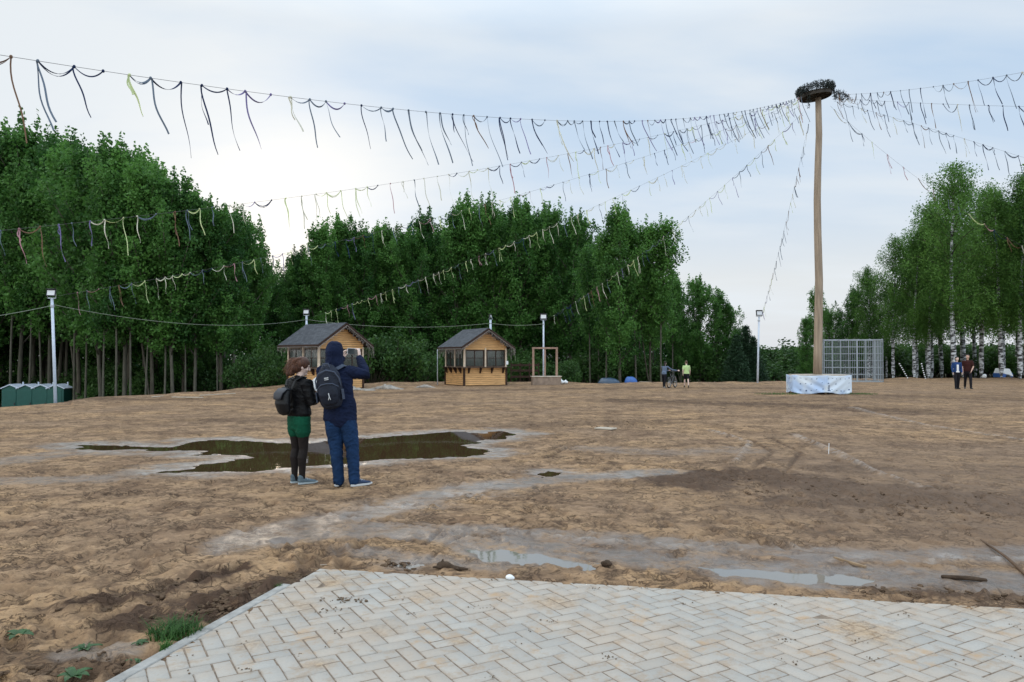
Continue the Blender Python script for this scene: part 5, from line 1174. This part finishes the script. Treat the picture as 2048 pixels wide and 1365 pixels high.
def person(label, loc, rz, J, S, top, bot, skin=SKIN, vox=.006, arms=1., legs=1., yaw=0, tilt=0, hands=None, wide=1., topname='shirt', botname='trousers', bagg=1.0, slv=1.0, group=None, hemdrop=.0, crease=0.):
    """J: joints in metres (x right, y forward, z up)"""
    root = empty('person', loc, rz, label, 'person', group); J = {k: Vector(v) for k, v in J.items()}; X = Vector((1, 0, 0))
    def mid(a, b, t): return a.lerp(b, t)
    b = MB(); w = wide
    b.tube([(J['hip'] + vv(0, 0, -.06) * S, .13 * w * S, .095 * S), (J['hip'] + vv(0, 0, .04) * S, .135 * w * S, .10 * S), (J['waist'], .115 * w * S, .085 * S), (J['chest'], .140 * w * S, .098 * S), (J['neck'] + vv(0, -.01, -.07) * S, .115 * w * S, .075 * S), (J['neck'] + vv(0, 0, -.02) * S, .052 * S, .056 * S), (J['head'] + vv(0, 0, -.06) * S, .05 * S, .054 * S)], 16, side=X)
    P = head(b, J['head'], S, yaw, tilt)
    for s in 'LR':
        sh, el, wr = J['sh' + s], J['el' + s], J['wr' + s]
        b.tube([(mid(J['chest'], sh, .5) + vv(0, 0, .05) * S, .05 * S), (sh, .052 * S), (mid(sh, el, .4), .044 * S), (el, .036 * S), (mid(el, wr, .3), .037 * S), (wr, .024 * S)], 12)
        hd = (hands or {}).get(s); d = (wr - el).normalized()
        hand(b, wr, hd['d'] if hd else d, hd['n'] if hd else vv(-1 if s == 'R' else 1, .3, 0), hd.get('t', 1) if hd else (1 if s == 'R' else -1), S * .97, hd.get('c', .35) if hd else .35, bool(hd and hd.get('pinch')))
        kn, an = J['kn' + s], J['an' + s]; hp = J['hp' + s]
        b.tube([(hp + vv(0, 0, .04) * S, .078 * S), (mid(hp, kn, .35), .072 * S), (kn, .050 * S), (mid(kn, an, .3) + vv(0, -.012, 0) * S, .052 * S), (an, .034 * S), (an + vv(0, .01, -.05) * S, .03 * S)], 12)
    body = b.blob('body', skin, vox, root, 3); eyes(P, S, body)
    # top
    t = MB(); g = slv; hem = J['hip'] + vv(0, 0, -.02 - hemdrop) * S
    t.tube([(hem, .178 * w * S, .132 * S), (J['hip'] + vv(0, 0, .08) * S, .170 * w * S, .128 * S), (J['waist'], .155 * w * S, .118 * S), (J['chest'], .172 * w * S, .122 * S), (mid(J['chest'], J['neck'], .5) + vv(0, 0, .0), .175 * w * S, .108 * S), (J['neck'] + vv(0, -.005, -.055) * S, .115 * w * S, .082 * S), (J['neck'] + vv(0, 0, -.025) * S, .066 * S, .066 * S)], 18, side=X)
    for s in 'LR':
        sh, el, wr = J['sh' + s], J['el' + s], J['wr' + s]; pts = [(mid(J['chest'], sh, .55) + vv(0, 0, .04) * S, .062 * g * S), (sh, .068 * g * S), (mid(sh, el, .45), .060 * g * S)]
        if arms >= 1: pts += [(el, .053 * g * S), (mid(el, wr, .35), .050 * g * S), (mid(el, wr, .75), .042 * g * S), (mid(el, wr, .96), .036 * g * S)]
        else: pts += [(mid(sh, el, arms * 1.6), .062 * g * S)]
        t.tube(pts, 14)
    to = t.blob(topname, top, max(vox * 1.3, .009) * (.8 if crease else 1), root, 5, wr=crease) if top else None
    # bottom
    t = MB(); pe = mid(J['hpL'], J['hpR'], .5)
    t.tube([(J['hip'] + vv(0, 0, .07) * S, .150 * w * S, .112 * S), (J['hip'] + vv(0, 0, -.02) * S, .168 * w * S, .125 * S), (pe + vv(0, -.005, -.03) * S, .165 * w * S, .120 * S)], 16, side=X)
    for s in 'LR':
        hp, kn, an = J['hp' + s], J['kn' + s], J['an' + s]; pts = [(hp + vv(0, 0, .02) * S, .092 * bagg * S, .105 * S), (mid(hp, kn, .3), .092 * bagg * S, .098 * bagg * S)]
        if legs >= 1: pts += [(mid(hp, kn, .75), .080 * bagg * S, .084 * bagg * S), (kn, .068 * bagg * S, .074 * bagg * S), (mid(kn, an, .4), .064 * bagg * S, .070 * bagg * S), (mid(kn, an, .85), .056 * bagg * S, .064 * bagg * S), (mid(kn, an, 1.08), .058 * bagg * S, .068 * bagg * S)]
        else: pts += [(mid(hp, kn, legs), .092 * bagg * S, .096 * bagg * S)]
        t.tube(pts, 14, side=X)
    bo = t.blob(botname, bot, max(vox * 1.3, .009) * (.8 if crease else 1), root, 4, wr=crease)
    return root, body, to, bo, P
def strands(par, fn, n, r, m, seed, name='hair_strands'):
    rs = random.Random(seed); s = MB()
    for _ in range(n): s.tube([(p, r * (1 - .6 * i / 5)) for i, p in enumerate(fn(rs))], 4, caps=False)
    return s.build(name, m, par, True)

# --- the hooded man holding up a phone
NAVY = cloth('navy_sweatshirt', (.006, .011, .034), .25, .8, 7); JEANS = cloth('blue_jeans', (.008, .026, .072), .4, .8, 8, sc=4)
gm_ = gp(690, 973)
JM = dict(hip=(-.066, 0, .93), waist=(-.085, 0, 1.12), chest=(-.112, 0, 1.30), neck=(-.140, .01, 1.515), head=(-.146, .060, 1.655), shL=(-.295, 0, 1.425), elL=(-.335, .20, 1.335), wrL=(-.135, .42, 1.60), shR=(.045, .0, 1.43), elR=(.235, .10, 1.395), wrR=(.118, .27, 1.605),
          hpL=(-.155, 0, .86), knL=(-.115, .02, .47), anL=(-.082, 0, .10), hpR=(.02, 0, .86), knR=(.082, .03, .48), anR=(.115, 0, .10))
man, mb_, mt_, mj_, MP = person('man in navy hooded sweatshirt and blue jeans holding up a phone, backpack on', (gm_.x, gm_.y, 0), 0, JM, 1.0, NAVY, JEANS, SKIN_P, .005, hands={'R': dict(d=(-.10, .30, 1), n=(-1, .25, .05), t=-1, c=.42, pinch=True), 'L': dict(d=(.25, .15, 1), n=(1, -.1, -.1), t=1, c=.6)}, wide=1.17, topname='hooded_sweatshirt', botname='jeans', bagg=1.16, slv=1.2, crease=.007, hemdrop=.07)
h = MB(); hc = Vector((-.146, .02, 1.672))
h.tube([((-.142, .0, 1.475), .135, .105), ((-.143, .0, 1.53), .112, .112), (hc + vv(0, 0, -.06), .104, .124), (hc + vv(0, 0, .01), .109, .136), (hc + vv(0, .004, .045), .105, .132)], 20, side=(1, 0, 0))
h.tube([((-.24, .06, 1.47), .045), ((-.146, -.085, 1.49), .055), ((-.05, .06, 1.47), .045)], 12)
hd_ = h.blob('hood', NAVY, .007, mt_, 3, wr=.004)
m = MB(); m.tube([((-.142, -.125, 1.50), .006), ((-.144, -.128, 1.60), .004), ((-.146, -.118, 1.70), .004), ((-.146, -.075, 1.765), .004)], 6); m.build('hood_seam', NAVY, hd_)
CANV = cloth('navy_canvas', (.018, .028, .060), .2, .5, 14); SOLEW = M('rubber_white', (.48, .50, .52), .7, .3, .1, 20); SHOEB = cloth('navy_shoe', (.03, .045, .085), .2, .4, 20)
shoe(man, (-.090, -.045, .006), R(8), .285, SHOEB, SOLEW, SOLEW); shoe(man, (.095, -.055, .006), R(-48), .285, SHOEB, SOLEW, SOLEW)
# phone
ph = empty('phone', (gm_.x - .02 + .045, gm_.y + .36, 1.69), 0, 'dark phone with pale edge held up sideways by the hooded man', 'phone'); rtp = Matrix.Rotation(R(3), 3, 'Y')
MB().box((0, 0, 0), (.165, .008, .082), rtp).build('body', M('phone_case', (.55, .57, .60), .4, .5, .05), ph, bevel=.004)
MB().box((0, -.0052, 0), (.148, .003, .074), rtp).build('screen', M('phone_screen', (.05, .06, .065), .1, .6, .3, 20), ph)
# backpack of the man
BPD = cloth('backpack_dark', (.010, .014, .026), .25, .6, 12, .7, .25); BPG = cloth('backpack_grey', (.045, .058, .09), .2, .5, 16, .7, .25)
bpk = empty('backpack', (gm_.x, gm_.y, 0), 0, 'dark blue school backpack with grey piping on the back of the hooded man', 'backpack'); BC = vv(-.155, -.20, 1.27); rb = Matrix.Rotation(R(-8), 3, 'Y')
def B_(x_, y_, z_): return BC + rb @ Vector((x_, y_, z_))
m = MB(); m.tube([(B_(0, 0, -.225), .135, .075), (B_(0, 0, -.12), .158, .092), (B_(0, 0, .02), .158, .092), (B_(0, .01, .13), .140, .082), (B_(0, .03, .205), .095, .055)], 20, side=rb @ vv(1, 0, 0)); bb = m.blob('pack_body', BPD, .009, bpk, 4)
m = MB(); m.tube([(B_(0, -.075, -.20), .105, .045), (B_(0, -.095, -.11), .122, .052), (B_(0, -.092, -.02), .112, .045)], 16, side=rb @ vv(1, 0, 0)); m.blob('front_pocket', BPD, .009, bpk, 3)
def arc(name, pts, r, mt): MB().tube([(B_(*p), r) for p in pts], 8).build(name, mt, bpk, True)
arc('piping', [(-.148, -.045, -.02), (-.145, -.07, .07), (-.10, -.080, .15), (0, -.075, .185), (.10, -.080, .15), (.145, -.07, .07), (.148, -.045, -.02)], .009, BPG); arc('piping', [(-.125, -.085, -.03), (-.07, -.130, .012), (0, -.140, .02), (.07, -.130, .012), (.125, -.085, -.03)], .008, BPG)
arc('handle', [(-.035, -.03, .215), (-.03, -.045, .265), (.03, -.045, .265), (.035, -.03, .215)], .009, BPG)
for sx in (-1, 1): MB().tube([(vv(-.142 + sx * .06, -.125, 1.47), .030, .008), (vv(-.135 + sx * .115, -.06, 1.515), .030, .008), (vv(-.13 + sx * .14, .045, 1.495), .030, .008), (vv(-.12 + sx * .145, .128, 1.40), .028, .008), (vv(-.12 + sx * .15, .135, 1.2), .022, .007)], 10, side=(1, .2, 0)).build('shoulder_strap', BPG, bpk, True)
m = MB(); m.box(B_(0, -.104, .09), (.05, .006, .012), rb); m.box(B_(0, -.106, .07), (.05, .006, .008), rb); m.build('badge', SOLEW, bpk)
m = MB(); m.tube([(B_(.015, -.150, -.10), .006), (B_(.02, -.158, -.14), .005), (B_(.005, -.158, -.175), .004)], 6); m.tube([(B_(.02, -.157, -.14), .005), (B_(.03, -.158, -.175), .004)], 6); m.build('zip_pull', SOLEW, bpk)
for sx in (-1, 1): MB().box(B_(sx * .158, -.02, -.13), (.012, .10, .13), rb).build('side_pocket', BPG, bpk, bevel=.005)

# --- the girl in green shorts
LEATH = M('black_leather', (.004, .0045, .006), .55, .15, .3, 9, .8, 9, bdist=.03); GREENC = cloth('green_shorts', (.004, .062, .034), .2, .5, 11); TIGHT = M('black_tights', (.012, .009, .009), .7, .2, .3, 22)
gg = gp(597, 968); GR = R(-40)
JG = dict(hip=(0, 0, .86), waist=(0, 0, 1.02), chest=(.0, .0, 1.17), neck=(-.0, -.005, 1.355), head=(.010, .035, 1.49), shL=(-.165, 0, 1.275), elL=(-.215, .02, 1.04), wrL=(-.05, .22, 1.10), shR=(.165, 0, 1.275), elR=(.235, .03, 1.045), wrR=(.07, .235, 1.10),
          hpL=(-.085, 0, .79), knL=(-.078, .012, .44), anL=(-.072, -.01, .095), hpR=(.085, 0, .79), knR=(.078, .02, .44), anR=(.070, .005, .095))
girl, gb_, gt_, gs_, GP = person('young woman with reddish-brown hair, black jacket, green shorts and dark tights', (gg.x, gg.y, 0), GR, JG, .94, LEATH, GREENC, SKIN_P, .005, legs=.36, hemdrop=-.06, yaw=R(-22), tilt=R(-12), topname='leather_jacket', botname='shorts', wide=1.2, slv=1.28, bagg=1.06, crease=.005, hands={'R': dict(d=(-.6, .5, .5), n=(-.3, -.4, -.6), t=-1, c=.55), 'L': dict(d=(.5, .5, .6), n=(.3, -.4, -.6), t=1, c=.55)})
m = MB()
for s in 'LR':
    hp, kn, an = Vector(JG['hp' + s]), Vector(JG['kn' + s]), Vector(JG['an' + s])
    m.tube([(hp + vv(0, 0, -.01), .084), (hp.lerp(kn, .35), .0805), (hp.lerp(kn, .8), .061), (kn, .0555), (kn.lerp(an, .3) + vv(0, -.016, 0), .0585), (kn.lerp(an, .65) + vv(0, -.006, 0), .045), (an, .0375), (an + vv(0, .012, -.045), .036)], 16)
m.blob('tights', TIGHT, .007, girl, 2)
# jacket collar and hem band
m = MB(); m.tube([((math.cos(a) * .075, math.sin(a) * .072 - .005, 1.345 + .012 * math.sin(a)), .014, .03) for a in np.linspace(0, 6.2, 16)], 8, side=(0, 0, 1)); m.build('collar', LEATH, gt_, True)
GSH = cloth('grey_trainer', (.10, .14, .17), .3, .4, 30); GSO = M('grey_sole', (.34, .40, .43), .7, .3, .1, 20)
shoe(girl, (-.078, -.055, .004), R(-8), .245, GSH, GSO, SOLEW); shoe(girl, (.068, -.04, .004), R(-14), .245, GSH, GSO, SOLEW)
HAIR = M('auburn_hair', (.070, .028, .016), .55, .4, .5, 12, .6, 60, stretch=(5, 5, 1)); HAIRL = M('auburn_strand', (.15, .065, .036), .5, .4, .3, 8)
hr = MB(); S_ = .94
hr.ellips(GP(0, -.012, .046), (.088, .106, .092), 18); hr.ellips(GP(-.055, .03, .02), (.03, .05, .06), 12); hr.ellips(GP(.055, .022, .03), (.028, .045, .05), 12); hr.ellips(GP(0, -.045, .0), (.078, .075, .088), 16); hr.ellips(GP(0, -.07, -.045), (.062, .045, .05), 14)
for (x_, y_, z_, a, b2, c_) in ((-.01, -.105, .05, .055, .05, .05), (.0, -.135, .0, .058, .05, .065), (-.015, -.155, -.055, .05, .045, .06), (.01, -.13, -.10, .046, .04, .055), (.0, -.165, -.125, .032, .03, .04), (.03, -.12, -.04, .045, .045, .06), (-.03, -.10, -.09, .035, .035, .05)): hr.ellips(GP(x_, y_, z_), (a, b2, c_), 12)
ho = hr.blob('hair', HAIR, .007, girl, 3)
def gstr(rs):
    a = rs.uniform(-2.2, 2.2); p0 = Vector((math.sin(a) * .075, -.03 - .06 * abs(math.cos(a)), rs.uniform(.0, .11))); en = Vector((rs.gauss(0, .045), -.17 + rs.gauss(0, .035), rs.uniform(-.16, .03)))
    k = Vector((rs.gauss(0, .02), -.05, .05)); pts = [p0.lerp(en, t) + k * (4 * t * (1 - t) * .6) + Vector((rs.gauss(0, .003), 0, rs.gauss(0, .004))) for t in np.linspace(0, 1, 6)]; return [GP(*p) for p in pts]
strands(ho, gstr, 170, .0026, HAIRL, 3)
def cstr(rs):
    a = rs.uniform(-2.6, 2.6) ; pts = []
    for t in np.linspace(0, 1, 6): e = 1.5 - t * 1.5; pts.append(GP(.086 * math.sin(a) * math.cos(e) , -.025 - .098 * math.cos(a) * math.cos(e) * .98, .036 + .088 * math.sin(e) + rs.gauss(0, .002)))
    return pts
strands(ho, cstr, 130, .0022, HAIRL, 5)
# her backpack and the white papers she holds
BPL = M('black_pack_leather', (.006, .007, .009), .5, .25, .3, 8, .5, 12, bdist=.02)
gbp = empty('backpack', (gg.x, gg.y, 0), GR, 'small black leather backpack on the back of the young woman', 'backpack')
m = MB(); m.tube([((-.01, -.215, .935), .115, .055), ((-.01, -.235, 1.03), .130, .075), ((-.01, -.225, 1.13), .118, .070), ((-.01, -.20, 1.19), .10, .055)], 18, side=(1, 0, 0)); m.blob('pack_body', BPL, .009, gbp, 3)
m = MB(); m.tube([((-.01, -.17, 1.205), .105, .012), ((-.01, -.235, 1.215), .108, .014), ((-.01, -.300, 1.16), .10, .012), ((-.01, -.312, 1.09), .085, .010)], 12, side=(1, 0, 0)); m.build('flap', M('pack_flap', (.014, .018, .028), .45, .35, .2, 8, .3, 20), gbp, True)
for sx in (-1, 1): MB().tube([((sx * .07, -.165, 1.20), .020, .006), ((sx * .085, -.115, 1.325), .020, .006), ((sx * .09, -.01, 1.372), .020, .006), ((sx * .10, .105, 1.29), .020, .006), ((sx * .115, .125, 1.12), .018, .006)], 8, side=(1, .2, 0)).build('shoulder_strap', BPL, gbp, True)
m = MB(); m.tube([((-.035, -.17, 1.21), .007), ((-.03, -.185, 1.265), .007), ((.03, -.185, 1.265), .007), ((.035, -.17, 1.21), .007)], 8); m.build('handle', BPL, gbp, True)
pa = MB()
for k in range(4):
    rt = Euler((R(42 + 3 * k), R(22), R(10 - 4 * k))).to_matrix()
    pa.box(vv(.055 + .004 * k, .24 + .003 * k, 1.255 + .002 * k), (.24, .17, .0022), rt)
po = pa.build('papers', M('white_paper', (.70, .71, .72), .7, .3, .06, 8)); po.location = (gg.x, gg.y, 0); po.rotation_euler = (0, 0, GR); tag(po, 'folded white papers held at the chest by the young woman', 'papers')

# --- the walkers far off
def simpleJ(h, stepL=0., stepR=0., armL=(0, .02), armR=(0, .02), lean=0.):
    k = h / 1.75; J = dict(hip=(0, 0, .94), waist=(0, lean * .4, 1.10), chest=(0, lean * .8, 1.27), neck=(0, lean * 1.1, 1.47), head=(0, lean * 1.2 + .03, 1.635), shL=(-.185, lean, 1.40), shR=(.185, lean, 1.40), elL=(-.235, lean + armL[0] * .5 - .03, 1.12), elR=(.235, lean + armR[0] * .5 - .03, 1.12), wrL=(-.23 + armL[1], lean + armL[0] + .05, .89), wrR=(.23 - armR[1], lean + armR[0] + .05, .89),
                         hpL=(-.09, 0, .87), hpR=(.09, 0, .87), knL=(-.095, stepL * .55 + .03, .48), knR=(.095, stepR * .55 + .03, .48), anL=(-.095, stepL, .10 + (.05 if stepL < -.1 else 0)), anR=(.095, stepR, .10 + (.05 if stepR < -.1 else 0)))
    return {a: tuple(c * k for c in v_) for a, v_ in J.items()}, k
def far_person(label, px, py, rz, h, top, bot, skin, hairm, hairs, step, arms, legs, yaw=0, armL=(0, .02), armR=(0, .02), jm=None, lean=0, shoes=(SHOEB, SOLEW), tn='shirt', bn='trousers', wide=1., hands=None, vox=.009):
    p = gp(px, py); J, k = simpleJ(h, step, -step, armL, armR, lean)
    if jm: J.update({a: tuple(c * k for c in v_) for a, v_ in jm.items()})
    root, body, to, bo, P = person(label, (p.x, p.y, gz1(p.x, p.y)), rz, J, k, top, bot, skin, vox, arms, legs, yaw=yaw, topname=tn, botname=bn, wide=wide, hands=hands)
    for s in 'LR': a = Vector(J['an' + s]); shoe(root, a + vv(0, -.05, -a.z + (.045 if a.z > .12 * k else .0)), R(6 if s == 'L' else -6), .26 * k, shoes[0], shoes[1], None, R(-18) if a.z > .12 * k else 0)
    hm = MB()
    for c_, r_ in hairs + [((0, .004, .088), (.074, .088, .045))]: hm.ellips(P(*c_), tuple(q * k for q in r_), 12)
    hm.blob('hair', hairm, .012, root, 2)
    return root
SHORTC = [((0, -.018, .055), (.084, .100, .084)), ((0, -.05, .0), (.076, .064, .07))]
DARKH = M('dark_hair', (.018, .013, .011), .6, .3, .3, 12); BROWNH = M('brown_hair', (.085, .05, .03), .6, .3, .3, 12); BLONDE = M('blond_hair', (.42, .32, .19), .6, .3, .3, 12)
DTROU = cloth('dark_trousers', (.012, .012, .016)); BLKSHOE = M('black_shoe', (.012, .012, .013), .5, .4)
far_person('boy in a pale green T-shirt and dark shorts walking away beside the bicycle', 1373, 775.5, R(-4), 1.46, cloth('pale_green_tee', (.42, .55, .26), .1, .4, 8), DTROU, SKIN_P, BROWNH, SHORTC, .20, .42, .62, armL=(-.10, .0), armR=(.14, -.03), shoes=(BLKSHOE, BLKSHOE), tn='t_shirt', bn='shorts', wide=1.12)
far_person('man in a dark maroon T-shirt and dark trousers walking towards the camera, on the right', 1936, 778, R(158), 1.80, cloth('maroon_tee', (.040, .013, .012), .2, .5, 8), DTROU, SKIN, DARKH, [((0, -.022, .062), (.082, .094, .074)), ((0, -.058, .02), (.07, .052, .06))], .24, .45, 1., yaw=R(-22), armL=(.22, .12), armR=(.05, .0), shoes=(BLKSHOE, BLKSHOE), tn='t_shirt', wide=1.15)
wq = far_person('woman in a blue jacket over a white top, walking left of the man in maroon', 1914, 778.5, R(172), 1.68, cloth('blue_jacket', (.018, .050, .155), .2, .5, 8), DTROU, SKIN_P, DARKH, [((0, -.02, .055), (.084, .098, .075)), ((0, -.06, -.01), (.074, .06, .09)), ((-.06, -.02, -.06), (.03, .05, .06)), ((.06, -.02, -.06), (.03, .05, .06))], -.10, 1., 1., yaw=R(18), armL=(.04, .0), armR=(.04, .0), shoes=(BLKSHOE, BLKSHOE), tn='jacket', wide=.98)
m = MB(); m.box((0, .122, 1.10), (.10, .012, .34)); m.box((0, .126, .90), (.16, .02, .07)); m.build('white_top', WHITE, wq, bevel=.005)

# --- bicycle and the child pushing it
bq = gp(1344, 776.0); BZ = gz1(bq.x, bq.y); yawb = R(-33)
bike = empty('bicycle', (bq.x, bq.y, BZ), yawb, 'small dark mountain bicycle pushed by the long-haired child', 'bicycle')
TYRE = M('tyre_rubber', (.010, .010, .011), .8, .2); ALU = M('rim_alloy', (.35, .36, .38), .4, .5, .1, 9, metal=.6); FRM = M('frame_paint', (.035, .037, .042), .35, .5)
def wheel(y_, r=.285):
    t = MB(); n = 32; pts = [((0, y_ + r * math.cos(a), r + .02 + r * math.sin(a)), .024) for a in np.linspace(0, 2 * math.pi, n + 1)]; t.tube(pts, 8, caps=False, side=(1, 0, 0)); w_ = empty('wheel', (0, 0, 0)); w_.parent = bike; t.build('tyre', TYRE, w_, True)
    t = MB(); t.tube([((0, y_ + (r - .03) * math.cos(a), r + .02 + (r - .03) * math.sin(a)), .011) for a in np.linspace(0, 2 * math.pi, n + 1)], 6, caps=False, side=(1, 0, 0))
    for k in range(14): a = k * 2 * math.pi / 14; t.tube([((.02 * (-1) ** k, y_, r + .02), .003), ((0, y_ + (r - .03) * math.cos(a), r + .02 + (r - .03) * math.sin(a)), .003)], 4, caps=False)
    t.tube([((-.05, y_, r + .02), .018), ((.05, y_, r + .02), .018)], 8); t.build('rim', ALU, w_)
wheel(-.46); wheel(.46); f = MB(); zr = .305
for a, b2, r in (((0, -.05, .27), (0, -.18, .68), .018), ((0, -.14, .58), (0, .31, .70), .020), ((0, -.05, .27), (0, .33, .62), .024), ((0, .30, .58), (0, .29, .80), .022)): f.tube([(a, r), (b2, r)], 8)
for sx in (-.05, .05): f.tube([((sx, -.46, zr), .010), ((sx * .4, -.15, .58), .010)], 6); f.tube([((sx, -.46, zr), .011), ((sx * .5, -.05, .27), .011)], 6)
f.build('frame', FRM, bike); fk = MB()
for sx in (-.055, .055): fk.tube([((sx, .31, .62), .016), ((sx, .46, zr), .013)], 8)
fk.build('fork', ALU, bike); hb = MB(); hb.tube([((0, .29, .79), .016), ((0, .32, .86), .016)], 8); hb.tube([((-.29, .24, .90), .012), ((-.12, .33, .87), .012), ((.12, .33, .87), .012), ((.29, .24, .90), .012)], 8); hb.build('handlebar', FRM, bike)
for sx in (-1, 1): MB().tube([((sx * .22, .277, .888), .017), ((sx * .30, .235, .902), .017)], 8).build('grip', TYRE, bike)
s_ = MB(); s_.tube([((0, -.30, .78), .065, .022), ((0, -.22, .785), .050, .020), ((0, -.07, .78), .018, .015)], 10, side=(1, 0, 0)); s_.build('saddle', TYRE, bike, True); MB().tube([((0, -.18, .66), .013), ((0, -.205, .77), .013)], 8).build('seat_post', ALU, bike)
ck = MB(); ck.tube([((-.012, -.05, .27), .085), ((.0, -.05, .27), .085)], 14, caps=False); ck.bar((.03, -.05, .27), (.03, .08, .20), .02); ck.bar((-.03, -.05, .27), (-.03, -.18, .34), .02); ck.box((.07, .09, .20), (.09, .06, .02)); ck.box((-.07, -.19, .34), (.09, .06, .02)); ck.build('crankset', ALU, bike)
# child stands left of the bicycle, hands on the bar: joints in the bicycle's own frame
cp = Matrix.Rotation(yawb, 3, 'Z') @ Vector((-.36, -.22, 0)) + Vector((bq.x, bq.y, 0)); k = 1.42 / 1.75
LEAN = .14
jm = dict(wrL=((.36 - .27) / k - .0, (.22 + .20) / k, .93 / k), wrR=((.36 + .25) / k, (.22 + .20) / k, .93 / k), elL=(-.16, .20 + LEAN, 1.12), elR=(.42, .26 + LEAN, 1.18))
ch = far_person('child with long dark hair in a grey-blue top pushing the bicycle', 1330, 775, yawb, 1.42, cloth('grey_blue_top', (.10, .13, .19), .2, .5, 8), DTROU, SKIN_P, DARKH, SHORTC + [((0, -.075, -.06), (.07, .05, .10)), ((0, -.085, -.15), (.06, .045, .10)), ((-.01, -.08, -.23), (.05, .04, .08))], .16, 1., 1., jm=jm, lean=LEAN, shoes=(BLKSHOE, SOLEW), tn='jumper')
ch.location = (cp.x, cp.y, gz1(cp.x, cp.y))

# dry stalk leaning in at the right
a, b2 = gp(1962, 1082), gp(2070, 1168); o = MB().tube([(vv(0, 0, .01), .007), ((b2 - a) * .5 + vv(0, 0, .03), .011), ((b2 - a) + vv(0, 0, .012), .014)], 8).build('stick', M('brown_twig', (.12, .08, .055), .9, .1), None, True); o.location = a; tag(o, 'long brown twig lying slanted at the right edge of the photo', 'stick')
